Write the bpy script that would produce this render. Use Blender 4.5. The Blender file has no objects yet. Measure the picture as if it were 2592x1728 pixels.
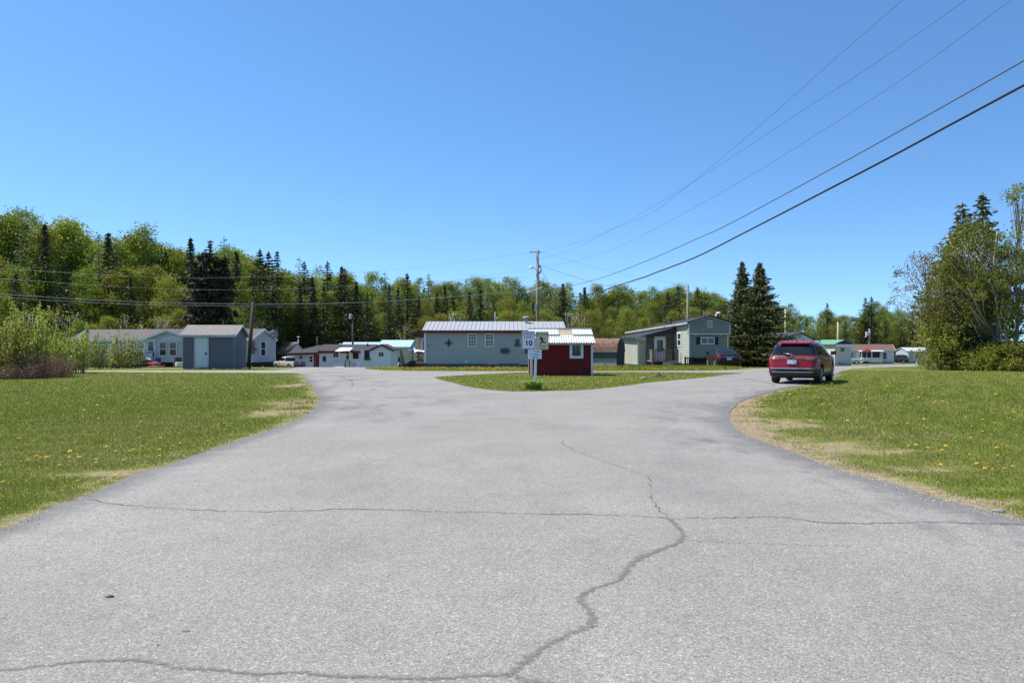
import bpy, math, random
import numpy as np
from mathutils import Vector, Matrix
from mathutils.geometry import delaunay_2d_cdt
random.seed(7); rng = np.random.default_rng(7)
sc = bpy.context.scene
COL = sc.collection
R = math.radians

# ---------------------------------------------------------------- camera
F = 2094.0; CX = 1296.0; HY = 868.0; CH = 1.6      # focal length in photo pixels, principal column, horizon row, eye height
cam = bpy.data.cameras.new("camera"); camo = bpy.data.objects.new("camera", cam); COL.objects.link(camo)
cam.sensor_width = 36; cam.lens = 36 * F / 2592; cam.clip_end = 6000; cam.clip_start = 0.05
camo.location = (0, 0, CH); camo.rotation_euler = (R(90), 0, 0); cam.shift_y = 4 / 2592
sc.camera = camo
sc.render.resolution_x = 1024; sc.render.resolution_y = 682

# ---------------------------------------------------------------- sky, sun, exposure
SUN_EL = 57.0; SUN_DIR = Vector((-0.975, 0.20, 0)).normalized()
w = bpy.data.worlds.new("World"); sc.world = w; w.use_nodes = True
nt = w.node_tree; bg = nt.nodes["Background"]; sky = nt.nodes.new("ShaderNodeTexSky")
sky.sky_type = 'NISHITA'; sky.sun_disc = False; sky.sun_elevation = R(SUN_EL)
sky.sun_rotation = math.atan2(SUN_DIR.x, SUN_DIR.y)
sky.altitude = 300; sky.air_density = 1.0; sky.dust_density = 0.15; sky.ozone_density = 3.0
tcw = nt.nodes.new("ShaderNodeTexCoord"); mpw = nt.nodes.new("ShaderNodeMapping"); mpw.inputs["Location"].default_value = (0, 0, .105); mpw.inputs["Scale"].default_value = (1, 1, 1.42)
nt.links.new(tcw.outputs["Generated"], mpw.inputs[0]); nt.links.new(mpw.outputs[0], sky.inputs[0])      # clear dry air: the pale band lies below the tree line
hs = nt.nodes.new("ShaderNodeHueSaturation"); hs.inputs["Saturation"].default_value = 1.17; hs.inputs["Hue"].default_value = .498; nt.links.new(sky.outputs[0], hs.inputs["Color"])
nt.links.new(hs.outputs[0], bg.inputs[0]); bg.inputs[1].default_value = 0.135
sun = bpy.data.lights.new("sun", 'SUN'); suno = bpy.data.objects.new("sun", sun); COL.objects.link(suno)
sun.energy = 4.7; sun.angle = R(0.5); sun.color = (1.0, 0.95, 0.86)
sd = Vector((SUN_DIR.x * math.cos(R(SUN_EL)), SUN_DIR.y * math.cos(R(SUN_EL)), math.sin(R(SUN_EL))))
suno.rotation_euler = sd.to_track_quat('Z', 'Y').to_euler(); suno.location = (-20, 10, 40)
sc.view_settings.view_transform = 'Standard'; sc.view_settings.look = 'None'
sc.view_settings.exposure = 0.75; sc.view_settings.gamma = 1

# ---------------------------------------------------------------- terrain: flat to 40 m, then falling away gently
_ty = np.arange(-200, 4000, 0.5)
_tz = np.interp(_ty, [-200, 36, 48, 58, 70, 82, 100, 120, 165, 220, 400, 4000], [0, 0, -.05, -.15, -.45, -.8, -1.25, -1.72, -2.5, -3.2, -4, -8])
_k = np.ones(21) / 21; _tz = np.convolve(np.pad(_tz, 10, mode='edge'), _k, mode='valid')
def ss(a, b, v):
    t = np.clip((v - a) / (b - a), 0, 1); return t * t * (3 - 2 * t)
def gzv(x, y):
    return np.interp(y, _ty, _tz) - 0.75 * ss(72, 104, np.asarray(y, float)) * ss(-2, -12, np.asarray(x, float)) * (1 - ss(130, 200, np.asarray(y, float)))
def gz(x, y): return float(gzv(x, y))
def X(px, Y): return (px - CX) / F * Y
def Zp(py, Y): return CH - (py - HY) / F * Y
def P(px, py, Y): return Vector((X(px, Y), Y, Zp(py, Y)))
def G(px, py):                                   # where the sight line through a photo pixel meets the ground
    a, b = 1.5, 170.0
    for _ in range(50):
        m = (a + b) / 2
        if HY + (CH - gz(X(px, m), m)) / m * F > py: a = m
        else: b = m
    return (X(px, m), m)

# ---------------------------------------------------------------- object helpers
def tag(o, label=None, cat=None, group=None, kind=None):
    if label: o['label'] = label
    if cat: o['category'] = cat
    if group: o['group'] = group
    if kind: o['kind'] = kind
    return o
def thing(name, label, cat, loc=(0, 0, 0), rz=0, group=None):
    o = bpy.data.objects.new(name, None); COL.objects.link(o); o.empty_display_size = 0.3
    o.location = loc; o.rotation_euler = (0, 0, rz)
    return tag(o, label, cat, group)
def link_mesh(name, me, parent=None):
    o = bpy.data.objects.new(name, me); COL.objects.link(o)
    if parent is not None: o.parent = parent
    return o
def copy_tree(o, parent=None):
    c = o.copy(); COL.objects.link(c)
    if parent is not None: c.parent = parent
    for ch in list(o.children): copy_tree(ch, c)
    return c

class MB:
    """collects simple solids and links them as one mesh object"""
    def __init__(s): s.v = []; s.f = []; s.mi = []; s.m = 0; s.sm = []
    def add(s, vs, fs, smooth=False):
        b = len(s.v); s.v += [tuple(p) for p in vs]
        for f in fs: s.f.append([b + i for i in f]); s.mi.append(s.m); s.sm.append(smooth)
    def box(s, x0, x1, y0, y1, z0, z1):
        vs = [(x0, y0, z0), (x1, y0, z0), (x1, y1, z0), (x0, y1, z0), (x0, y0, z1), (x1, y0, z1), (x1, y1, z1), (x0, y1, z1)]
        s.add(vs, [(0, 3, 2, 1), (4, 5, 6, 7), (0, 1, 5, 4), (1, 2, 6, 5), (2, 3, 7, 6), (3, 0, 4, 7)])
    def loft2(s, A, B):                            # solid between two matching polygons
        n = len(A); s.add(list(A) + list(B), [tuple(range(n))[::-1], tuple(range(n, 2 * n))] + [(i, (i + 1) % n, n + (i + 1) % n, n + i) for i in range(n)])
    def prism(s, pts, axis, a0, a1):
        def m(p, a):
            return (a, p[0], p[1]) if axis == 'x' else (p[0], a, p[1]) if axis == 'y' else (p[0], p[1], a)
        s.loft2([m(p, a0) for p in pts], [m(p, a1) for p in pts])
    def bar(s, a, b, w, h=None):                   # rectangular bar from a to b
        a = Vector(a); b = Vector(b); h = h or w; d = (b - a).normalized()
        up = Vector((0, 0, 1)) if abs(d.z) < .9 else Vector((1, 0, 0))
        u = d.cross(up).normalized() * (w / 2); v = u.cross(d).normalized() * (h / 2)
        s.loft2([a - u - v, a + u - v, a + u + v, a - u + v], [b - u - v, b + u - v, b + u + v, b - u + v])
    def tube(s, pts, r, n=8, cap=True):
        pts = [Vector(p) for p in pts]; k = len(pts); rs = r if isinstance(r, (list, tuple)) else [r] * k
        vs = []; u = None
        for i, p in enumerate(pts):
            d = (pts[min(i + 1, k - 1)] - pts[max(i - 1, 0)]).normalized()
            if u is None:
                u = d.orthogonal().normalized()
            else:
                u = (u - d * u.dot(d)).normalized()
            v = d.cross(u)
            for j in range(n):
                a = 2 * math.pi * j / n; vs.append(p + (u * math.cos(a) + v * math.sin(a)) * rs[i])
        fs = [(i * n + j, i * n + (j + 1) % n, (i + 1) * n + (j + 1) % n, (i + 1) * n + j) for i in range(k - 1) for j in range(n)]
        if cap: fs += [tuple(range(n))[::-1], tuple(range((k - 1) * n, k * n))]
        s.add(vs, fs, True)
    def lathe(s, prof, n=16, c=(0, 0, 0), axis='z'):   # prof: (radius, height)
        vs = []
        for r, h in prof:
            for j in range(n):
                a = 2 * math.pi * j / n; p = (r * math.cos(a), r * math.sin(a), h)
                if axis == 'y': p = (p[0], p[2], p[1])
                if axis == 'x': p = (p[2], p[0], p[1])
                vs.append((p[0] + c[0], p[1] + c[1], p[2] + c[2]))
        k = len(prof)
        fs = [(i * n + j, i * n + (j + 1) % n, (i + 1) * n + (j + 1) % n, (i + 1) * n + j) for i in range(k - 1) for j in range(n)]
        fs += [tuple(range(n))[::-1], tuple(range((k - 1) * n, k * n))]
        s.add(vs, fs, False)
    def build(s, name, mats, parent=None):
        me = bpy.data.meshes.new(name); me.from_pydata(s.v, [], s.f)
        for m in (mats if isinstance(mats, (list, tuple)) else [mats]): me.materials.append(m)
        me.polygons.foreach_set('material_index', s.mi); me.polygons.foreach_set('use_smooth', s.sm); me.update()
        return link_mesh(name, me, parent)

def np_mesh(name, V, nper, mats, fattr=None, midx=None):
    """mesh of unconnected nper-gons from an (n, nper, 3) array, with float face attributes"""
    n = len(V); me = bpy.data.meshes.new(name)
    me.vertices.add(n * nper); me.vertices.foreach_set('co', np.ascontiguousarray(V, np.float32).ravel())
    me.loops.add(n * nper); me.loops.foreach_set('vertex_index', np.arange(n * nper, dtype=np.int32))
    me.polygons.add(n); me.polygons.foreach_set('loop_start', np.arange(0, n * nper, nper, dtype=np.int32))
    me.polygons.foreach_set('loop_total', np.full(n, nper, np.int32))
    for m in (mats if isinstance(mats, (list, tuple)) else [mats]): me.materials.append(m)
    if midx is not None: me.polygons.foreach_set('material_index', np.asarray(midx, np.int32))
    for k, a in (fattr or {}).items():
        at = me.attributes.new(k, 'FLOAT', 'FACE'); at.data.foreach_set('value', np.asarray(a, np.float32))
    me.update(calc_edges=True); me.validate()
    return me

# ---------------------------------------------------------------- materials
def srgb(r, g, b):
    def c(v):
        v /= 255.0; return v / 12.92 if v <= .04045 else ((v + .055) / 1.055) ** 2.4
    return (c(r), c(g), c(b), 1)
class NT:
    def __init__(s, name):
        s.mat = bpy.data.materials.new(name); s.mat.use_nodes = True; s.t = s.mat.node_tree; s.n = s.t.nodes
        s.b = s.n["Principled BSDF"]; s.out = s.n["Material Output"]; s._tc = None
    def node(s, t, **k):
        n = s.n.new(t)
        for a, b in k.items(): setattr(n, a, b)
        return n
    def l(s, a, b): s.t.links.new(a, b)
    def tc(s, scale=(1, 1, 1)):
        if s._tc is None: s._tc = s.node("ShaderNodeTexCoord")
        m = s.node("ShaderNodeMapping"); s.l(s._tc.outputs["Object"], m.inputs[0]); m.inputs["Scale"].default_value = scale
        return m.outputs[0]
    def noise(s, scale, detail=4, rough=.6, vec=None, dist=0):
        n = s.node("ShaderNodeTexNoise"); n.inputs["Scale"].default_value = scale; n.inputs["Detail"].default_value = detail
        n.inputs["Roughness"].default_value = rough; n.inputs["Distortion"].default_value = dist
        s.l(vec if vec is not None else s.tc(), n.inputs["Vector"]); return n.outputs["Fac"]
    def ramp(s, fac, stops, interp='LINEAR'):
        r = s.node("ShaderNodeValToRGB"); e = r.color_ramp.elements; r.color_ramp.interpolation = interp
        while len(e) < len(stops): e.new(.5)
        for i, (p, c) in enumerate(stops):
            e[i].position = p; e[i].color = c if isinstance(c, tuple) else (c, c, c, 1)
        s.l(fac, r.inputs[0]); return r.outputs["Color"]
    def mix(s, fac, a, b, blend='MIX'):
        m = s.node("ShaderNodeMix", data_type='RGBA', blend_type=blend)
        for v, i in ((fac, 0), (a, 6), (b, 7)):
            if isinstance(v, (int, float)): m.inputs[i].default_value = v
            elif isinstance(v, tuple): m.inputs[i].default_value = v
            else: s.l(v, m.inputs[i])
        return m.outputs[2]
    def math(s, op, a, b=None, clamp=False):
        m = s.node("ShaderNodeMath", operation=op, use_clamp=clamp)
        for i, v in ((0, a), (1, b)):
            if v is None: continue
            if isinstance(v, (int, float)): m.inputs[i].default_value = v
            else: s.l(v, m.inputs[i])
        return m.outputs[0]
    def attr(s, name):
        a = s.node("ShaderNodeAttribute", attribute_name=name); return a.outputs["Fac"]
    def color(s, c): s.l(c, s.b.inputs["Base Color"]); return s
    def bump(s, h, strength=.3, dist=.01):
        b = s.node("ShaderNodeBump"); b.inputs["Strength"].default_value = strength; b.inputs["Distance"].default_value = dist
        s.l(h, b.inputs["Height"]); s.l(b.outputs[0], s.b.inputs["Normal"]); return s
    def set(s, **k):
        for a, v in k.items(): s.b.inputs[a.replace('_', ' ')].default_value = v
        return s
MATS = {}
def sc_c(c, f): return (min(c[0] * f, 1), min(c[1] * f, 1), min(c[2] * f, 1), 1)
def M(name, col=None, rough=.6, var=.12, scale=3., stretch=(1, 1, 1), metal=0., bump=0., fine=None, spec=.4, grime=0.):
    """painted / weathered surface: base colour broken up by noise at two scales, with scattered dirt"""
    if name in MATS: return MATS[name]
    t = NT(name); v = t.tc(stretch); a = t.noise(scale, 5, .65, v)
    c = t.ramp(a, [(.28, sc_c(col, 1 - var)), (.72, sc_c(col, 1 + var))])
    if fine:
        b = t.noise(fine, 2, .5, v); c = t.mix(1.0, c, t.ramp(b, [(.3, .72), (.7, 1.18)]), 'MULTIPLY')
        if bump: t.bump(b, bump, .02)
    elif bump: t.bump(t.noise(scale * 8, 3, .6, v), bump, .02)
    if grime:
        g = t.noise(1.3, 6, .75); c = t.mix(t.ramp(g, [(.52, 0.), (.78, grime)]), c, (.10, .085, .06, 1))
    t.color(c).set(Roughness=rough, Metallic=metal); t.b.inputs["Specular IOR Level"].default_value = spec
    MATS[name] = t.mat; return t.mat
# ================================================================ SETTING: ground, road, verges
LEFT_EDGE = [(0, 1347), (57, 1322), (130, 1287), (214, 1260), (287, 1226), (344, 1201), (421, 1180), (517, 1146), (612, 1115), (689, 1088), (758, 1061), (796, 1035), (809, 1012), (800, 993), (777, 966), (760, 947)]
RIGHT_EDGE = [(2592, 1320), (2458, 1284), (2345, 1254), (2250, 1223), (2128, 1193), (2022, 1151), (1927, 1117), (1882, 1098), (1855, 1075), (1846, 1056), (1852, 1037), (1882, 1013), (1927, 1000), (1985, 984), (2045, 973), (2090, 958), (2117, 947)]
ISLAND = [(1100, 955), (1116, 962), (1142, 968), (1176, 978), (1227, 986), (1286, 991), (1340, 991.5), (1412, 990), (1480, 988), (1560, 980), (1662, 967), (1764, 958), (1830, 950), (1875, 944.5), (1700, 943), (1560, 942), (1450, 942.5), (1340, 943), (1295, 944), (1210, 948), (1140, 952)]
def smooth_line(p, n=4, closed=False):
    p = [Vector(q).to_2d() for q in p]; k = len(p); out = []
    rngi = range(k) if closed else range(k - 1)
    for i in rngi:
        a, b, c, d = (p[(i - 1) % k], p[i], p[(i + 1) % k], p[(i + 2) % k]) if closed else (p[max(i - 1, 0)], p[i], p[i + 1], p[min(i + 2, k - 1)])
        for j in range(n):
            t = j / n
            out.append(.5 * ((2 * b) + (c - a) * t + (2 * a - 5 * b + 4 * c - d) * t * t + (3 * b - a - 3 * c + d) * t ** 3))
    if not closed: out.append(p[-1])
    return [(q.x, q.y) for q in out]
ledge = smooth_line([G(*p) for p in LEFT_EDGE]); redge = smooth_line([G(*p) for p in RIGHT_EDGE])
island = smooth_line([G(*p) for p in ISLAND], 4, True)
far_left = [(-16.0, 62), (-22, 80), (-42, 110)]
far_right = [(-12, 110), (-11.5, 80), (-11.0, 63)]
front_edge = [(-9.8, 55), (-8.0, 51), (-5.9, 49.2), (-3, 48.7), (1, 48.6), (4.5, 48.9), (9, 49.4), (12.3, 50.0), (15.0, 53.0), (18.1, 58), (26.5, 76), (41, 105), (68, 145), (87, 165), (130, 192)]
near_far = [(134, 174), (90, 150), (62, 122), (45, 95), (28, 64), (20.0, 50)]
road_poly = [(-60, -14), (-60, 4.4), (-13, 4.9), (-8.0, 5.9)] + ledge + [(-14.4, 50)] + far_left + far_right + front_edge + near_far + redge[::-1] + [(8.0, 6.0), (13, 5.0), (60, 4.4), (60, -14)]
drive_poly = [G(757, 944.5), G(600, 943.6), G(300, 942.2), G(165, 940.8), G(165, 938.8), G(300, 938.7), G(600, 938.6), G(757, 938)]

def in_poly(px, py, poly):
    inside = np.zeros(px.shape, bool); n = len(poly)
    for i in range(n):
        x0, y0 = poly[i]; x1, y1 = poly[(i + 1) % n]
        if y0 == y1: continue
        c = ((y0 > py) != (y1 > py)) & (px < (x1 - x0) * (py - y0) / (y1 - y0) + x0)
        inside ^= c
    return inside
def dist_line(px, py, line):
    d = np.full(px.shape, 1e9)
    for (x0, y0), (x1, y1) in zip(line[:-1], line[1:]):
        L = (x1 - x0) ** 2 + (y1 - y0) ** 2 + 1e-12
        t = np.clip(((px - x0) * (x1 - x0) + (py - y0) * (y1 - y0)) / L, 0, 1)
        d = np.minimum(d, np.hypot(px - x0 - t * (x1 - x0), py - y0 - t * (y1 - y0)))
    return d
# worn places on the right-hand verge and beside the left-hand edge: (photo px, py, metres along, metres across)
WORN = [(2010, 1078, 1.6, 1.0), (1960, 1065, 1.2, 1.1), (2130, 1125, 1.5, .7), (2230, 1143, 1.5, .6), (2060, 1135, 1.6, .6), (2330, 1187, 1.2, .45), (2440, 1240, .8, .3), (2540, 1268, .7, .3), (300, 1198, 1.1, .5), (760, 1020, 1.5, 3.0), (730, 1045, 2.0, 2.0), (745, 975, 1.0, 3.0)]
WORN_W = [(*G(a, b), c * .75, d * .62) for a, b, c, d in WORN]
def dirt_at(x, y):
    dl = dist_line(x, y, ledge); dr = dist_line(x, y, redge); di = dist_line(x, y, island + island[:1])
    d = .8 * np.exp(-(dl / .28) ** 1.4)
    wide = .30 + .75 * np.exp(-((y - 17) / 6.0) ** 2)
    d = np.maximum(d, np.exp(-(dr / wide) ** 1.6)); d = np.maximum(d, .55 * np.exp(-(di / .22) ** 2))
    d = np.maximum(d, .8 * np.exp(-(dist_line(x, y, front_edge) / .4) ** 2))
    for cx, cy, a, b in WORN_W: d = np.maximum(d, .74 * np.exp(-(((x - cx) / a) ** 2 + ((y - cy) / b) ** 2) ** 1.5))
    return d

def grass_material():
    t = NT("lawn_turf"); v = t.tc()
    big = t.noise(.22, 4, .6); mid = t.noise(1.1, 5, .65); fine = t.noise(26, 3, .7)
    c = t.ramp(mid, [(.25, (.088, .118, .018, 1)), (.5, (.120, .145, .023, 1)), (.75, (.165, .165, .042, 1))])
    c = t.mix(t.ramp(big, [(.48, 0.), (.72, .55)]), c, (.24, .195, .085, 1))
    wv = t.node("ShaderNodeTexWave", wave_type='BANDS', bands_direction='X'); wv.inputs["Scale"].default_value = .34; wv.inputs["Distortion"].default_value = 3.5; wv.inputs["Detail Scale"].default_value = .25; wv.inputs["Detail"].default_value = 1
    m = t.node("ShaderNodeMapping"); t.l(t._tc.outputs["Object"], m.inputs[0]); m.inputs["Rotation"].default_value = (0, 0, .75); t.l(m.outputs[0], wv.inputs["Vector"])
    c = t.mix(1.0, c, t.ramp(wv.outputs["Fac"], [(.2, .90), (.8, 1.10)]), 'MULTIPLY')
    c = t.mix(1.0, c, t.ramp(fine, [(.3, .60), (.7, 1.35)]), 'MULTIPLY')
    soil_n = t.noise(9, 5, .7)
    soil = t.ramp(soil_n, [(.3, (.15, .105, .062, 1)), (.5, (.26, .195, .12, 1)), (.7, (.36, .30, .21, 1))])
    dn = t.noise(3.2, 6, .72); k = t.math('ADD', t.math('MULTIPLY', t.attr("dirt"), 1.25), t.math('MULTIPLY', t.math('SUBTRACT', dn, .5), 1.5))
    c = t.mix(t.ramp(k, [(.40, 0.), (.95, .9)]), c, soil)
    # leaf litter under the wood, darkened to paint in the shade between trees
    wood = t.ramp(t.attr("wood"), [(.2, 0.), (.8, 1.)]); litter_shade = t.ramp(t.noise(.8, 5, .7), [(.3, (.045, .040, .018, 1)), (.7, (.085, .085, .028, 1))])
    c = t.mix(wood, c, litter_shade)
    t.color(c).set(Roughness=.9); t.b.inputs["Specular IOR Level"].default_value = .15
    t.bump(fine, .5, .04); return t.mat

def asphalt_material():
    t = NT("weathered_asphalt"); v = t.tc()
    big = t.noise(.35, 5, .62); agg = t.noise(95, 2, .75); agg2 = t.noise(38, 3, .7); mid = t.noise(2.6, 5, .7)
    c = t.ramp(big, [(.3, (.212, .199, .178, 1)), (.7, (.264, .249, .225, 1))])
    c = t.mix(t.ramp(t.noise(.9, 5, .7), [(.50, 0.), (.68, .55)]), c, (.200, .178, .148, 1))
    va = t.node("ShaderNodeTexVoronoi"); va.inputs["Scale"].default_value = 115; t.l(v, va.inputs["Vector"]); sx = t.node("ShaderNodeSeparateColor"); t.l(va.outputs["Color"], sx.inputs[0])
    c = t.mix(1.0, c, t.ramp(sx.outputs[0], [(0., .58), (.2, .88), (.75, 1.06), (.90, 1.12), (.97, 1.55), (1., 1.85)]), 'MULTIPLY')     # stone chips in worn binder
    c = t.mix(1.0, c, t.ramp(agg, [(.3, .72), (.5, 1.0), (.7, 1.28)]), 'MULTIPLY')
    c = t.mix(1.0, c, t.ramp(agg2, [(.3, .80), (.7, 1.2)]), 'MULTIPLY')
    st = t.noise(.8, 5, .75, t.tc((1, .45, 1)))            # darker tar and tyre stains
    st2 = t.math('MULTIPLY', t.ramp(st, [(.49, 0.), (.64, 1.)]), t.attr("stain"))
    c = t.mix(t.math('MULTIPLY', st2, .72), c, (.085, .087, .095, 1))
    ed = t.math('ADD', t.attr("edge"), t.math('MULTIPLY', t.math('SUBTRACT', mid, .5), 1.0))
    c = t.mix(t.ramp(ed, [(.36, 0.), (.85, .78)]), c, (.115, .112, .108, 1))
    vor = t.node("ShaderNodeTexVoronoi"); vor.inputs["Scale"].default_value = 1.9; t.l(v, vor.inputs["Vector"])
    c = t.mix(t.math('MULTIPLY', t.ramp(vor.outputs["Distance"], [(.012, 1.), (.03, 0.)]), .7), c, (.05, .04, .03, 1))   # scattered crumbs and pebbles
    t.color(c).set(Roughness=.78); t.b.inputs["Specular IOR Level"].default_value = .35
    t.bump(agg, .55, .012); return t.mat

def axis_pts(*segs):
    out = []
    for a, b, s in segs: out += list(np.arange(a, b, s))
    return np.array(out + [segs[-1][1]])
def build_ground():
    xs = axis_pts((-1600, -200, 100), (-200, -60, 10), (-60, -26, 2), (-26, 26, .4), (26, 60, 2), (60, 200, 10), (200, 1600, 100))
    ys = axis_pts((-80, 0, 10), (0, 4, 1), (4, 50, .4), (50, 180, 1), (180, 400, 10), (400, 3800, 200))
    gx, gy = np.meshgrid(xs, ys); x = gx.ravel(); y = gy.ravel(); z = gzv(x, y)
    nx, ny = len(xs), len(ys); i = (np.arange(ny - 1)[:, None] * nx + np.arange(nx - 1)[None]).ravel()
    q = np.stack([i, i + 1, i + nx + 1, i + nx], 1).astype(np.int32)
    me = bpy.data.meshes.new("lawn_ground"); me.vertices.add(len(x)); me.vertices.foreach_set('co', np.stack([x, y, z], 1).astype(np.float32).ravel())
    me.loops.add(q.size); me.loops.foreach_set('vertex_index', q.ravel()); me.polygons.add(len(q))
    me.polygons.foreach_set('loop_start', np.arange(0, q.size, 4, dtype=np.int32)); me.polygons.foreach_set('loop_total', np.full(len(q), 4, np.int32))
    me.polygons.foreach_set('use_smooth', np.ones(len(q), bool))
    a = me.attributes.new("dirt", 'FLOAT', 'POINT'); a.data.foreach_set('value', dirt_at(x, y).astype(np.float32))
    wd = np.maximum(ss(84, 100, y) * ss(-34, -40, x), ss(128, 140, y) * (1 - ss(40, 48, x)) + ss(178, 190, y)); wd = np.maximum(wd, ss(49.5, 51, y) * ss(26, 27.5, x) * (1 - ss(60, 66, y)))
    a = me.attributes.new("wood", 'FLOAT', 'POINT'); a.data.foreach_set('value', np.clip(wd, 0, 1).astype(np.float32))
    me.materials.append(grass_material()); me.update(calc_edges=True); me.validate()
    tag(link_mesh("lawn_ground", me), kind='structure')

def sheet(name, poly, mat, dz, step, hole=None, attrs=None, fine=None):
    xs = [p[0] for p in poly]; ys = [p[1] for p in poly]
    pts = [Vector(p) for p in poly]; edges = [(i, (i + 1) % len(poly)) for i in range(len(poly))]
    if hole:
        b = len(pts); pts += [Vector(p) for p in hole]; edges += [(b + i, b + (i + 1) % len(hole)) for i in range(len(hole))]
    gx, gy = np.meshgrid(np.arange(min(xs) + .31, max(xs), step), np.arange(min(ys) + .27, max(ys), step)); gx = gx.ravel(); gy = gy.ravel()
    k = in_poly(gx, gy, poly) & (dist_line(gx, gy, list(poly) + [poly[0]]) > step * .4)
    if hole: k &= ~in_poly(gx, gy, hole) & (dist_line(gx, gy, list(hole) + [hole[0]]) > step * .4)
    pts += [Vector((a, b)) for a, b in zip(gx[k], gy[k])]
    vs, es, fs, *_ = delaunay_2d_cdt(pts, edges, [], 0, 1e-5)
    vx = np.array([v.x for v in vs]); vy = np.array([v.y for v in vs]); f = np.array([list(t) for t in fs])
    cx = vx[f].mean(1); cy = vy[f].mean(1); keep = in_poly(cx, cy, poly)
    if hole: keep &= ~in_poly(cx, cy, hole)
    f = f[keep]
    me = bpy.data.meshes.new(name); me.from_pydata(np.stack([vx, vy, gzv(vx, vy) + dz], 1).tolist(), [], f.tolist())
    for kk, fn in (attrs or {}).items():
        a = me.attributes.new(kk, 'FLOAT', 'POINT'); a.data.foreach_set('value', fn(vx, vy).astype(np.float32))
    me.polygons.foreach_set('use_smooth', np.ones(len(f), bool)); me.materials.append(mat); me.update()
    return tag(link_mesh(name, me), kind='structure')

build_ground()
ASPH = asphalt_material()
def stain_fn(x, y): return np.clip(np.exp(-((dist_line(x, y, ledge) - 1.6) / 1.6) ** 2) * ss(14, 22, y) + .9 * np.exp(-((dist_line(x, y, redge) - .6) / .8) ** 2) + .22, 0, 1)
def edge_fn(x, y): return np.maximum(np.exp(-(dist_line(x, y, ledge) / .30) ** 1.3), np.exp(-(dist_line(x, y, redge) / .32) ** 1.3))
sheet("road", road_poly, ASPH, .014, .9, island, {"stain": stain_fn, "edge": edge_fn})
sheet("gravel_driveway", drive_poly, M("driveway_gravel", (.27, .25, .22), .9, .2, 2, fine=40), .014, 1.0)

# ---- cracks in the asphalt: ragged-edged strips of worn filler
def crack_material(name, col, th):
    t = NT(name); n = t.noise(30, 5, .8); n2 = t.noise(120, 2, .7); n3 = t.noise(1.6, 3, .6)
    c = t.ramp(n2, [(.3, sc_c(col, .6)), (.7, sc_c(col, 1.35))]); t.color(c).set(Roughness=.9)
    tr = t.node("ShaderNodeBsdfTransparent"); mx = t.node("ShaderNodeMixShader")
    k = t.math('ADD', t.math('ADD', t.math('ABSOLUTE', t.attr("across")), t.math('MULTIPLY', t.math('SUBTRACT', n, .5), 3.4)), t.math('MULTIPLY', t.math('SUBTRACT', n3, .5), 1.3))
    f = t.ramp(k, [(th - .5, .32), (th + .45, 1.)]); t.l(f, mx.inputs[0]); t.l(t.b.outputs[0], mx.inputs[1]); t.l(tr.outputs[0], mx.inputs[2]); t.l(mx.outputs[0], t.out.inputs[0])
    return t.mat
CR_W = crack_material("crack_filler_sandy", (.165, .150, .130), .45); CR_T = crack_material("crack_thin_dark", (.085, .08, .073), .34)
CR_F = crack_material("crack_faint", (.10, .095, .088), .12)
def crack(pts, wd, mat, jit=.02):
    p = smooth_line([G(*q) for q in pts], 8); n = len(p); V = []; A = []
    for i, (x, y) in enumerate(p):
        x0, y0 = p[max(i - 1, 0)]; x1, y1 = p[min(i + 1, n - 1)]; d = Vector((x1 - x0, y1 - y0)).normalized(); nrm = Vector((-d.y, d.x))
        j = random.uniform(-jit, jit); ww = wd * random.uniform(.75, 1.25)
        for s in (-1, -.5, 0, .5, 1):
            q = Vector((x, y)) + nrm * (s * ww + j); V.append((q.x, q.y, gz(q.x, q.y) + .019)); A.append(s)
    fs = [(i * 5 + k, i * 5 + k + 1, (i + 1) * 5 + k + 1, (i + 1) * 5 + k) for i in range(n - 1) for k in range(4)]
    me = bpy.data.meshes.new("road_crack"); me.from_pydata(V, [], fs); a = me.attributes.new("across", 'FLOAT', 'POINT'); a.data.foreach_set('value', np.array(A, np.float32))
    me.materials.append(mat); me.update(); tag(link_mesh("road_crack", me), kind='structure')
C1 = [(230, 1268), (330, 1283), (430, 1290), (600, 1298), (760, 1297), (900, 1291), (1100, 1298), (1200, 1300), (1350, 1303), (1500, 1306), (1620, 1310), (1690, 1316), (1800, 1315), (1900, 1313), (1960, 1312), (2080, 1325), (2180, 1328), (2350, 1326), (2592, 1332)]
C2 = [(1285, 1715), (1330, 1680), (1380, 1640), (1440, 1610), (1490, 1588), (1495, 1560), (1470, 1525), (1472, 1510), (1510, 1492), (1570, 1468), (1600, 1430), (1650, 1403), (1715, 1378), (1728, 1360), (1715, 1335), (1690, 1316)]
C3 = [(-40, 1702), (60, 1698), (130, 1688), (230, 1680), (340, 1678), (390, 1684), (460, 1698), (540, 1702), (640, 1712), (740, 1708), (820, 1716), (960, 1722), (1100, 1722), (1285, 1715)]
crack(C1, .022, CR_T, .03); crack(C2, .038, CR_W, .014); crack(C3, .030, CR_W, .012); crack([(1285, 1715), (1330, 1728), (1400, 1741)], .045, CR_W)
crack([(1690, 1316), (1660, 1280), (1645, 1245), (1640, 1210), (1600, 1195), (1440, 1135), (1427, 1115)], .016, CR_F)
crack([(1740, 1372), (1860, 1378), (1990, 1382), (2150, 1386)], .012, CR_F)
crack([(868, 958), (884, 963), (893, 972), (889, 982)], .035, CR_T, .06); crack([(1880, 958), (1960, 975), (1900, 985)], .06, CR_T)
crack([(830, 1017), (900, 1016), (980, 1013)], .05, CR_T)

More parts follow.
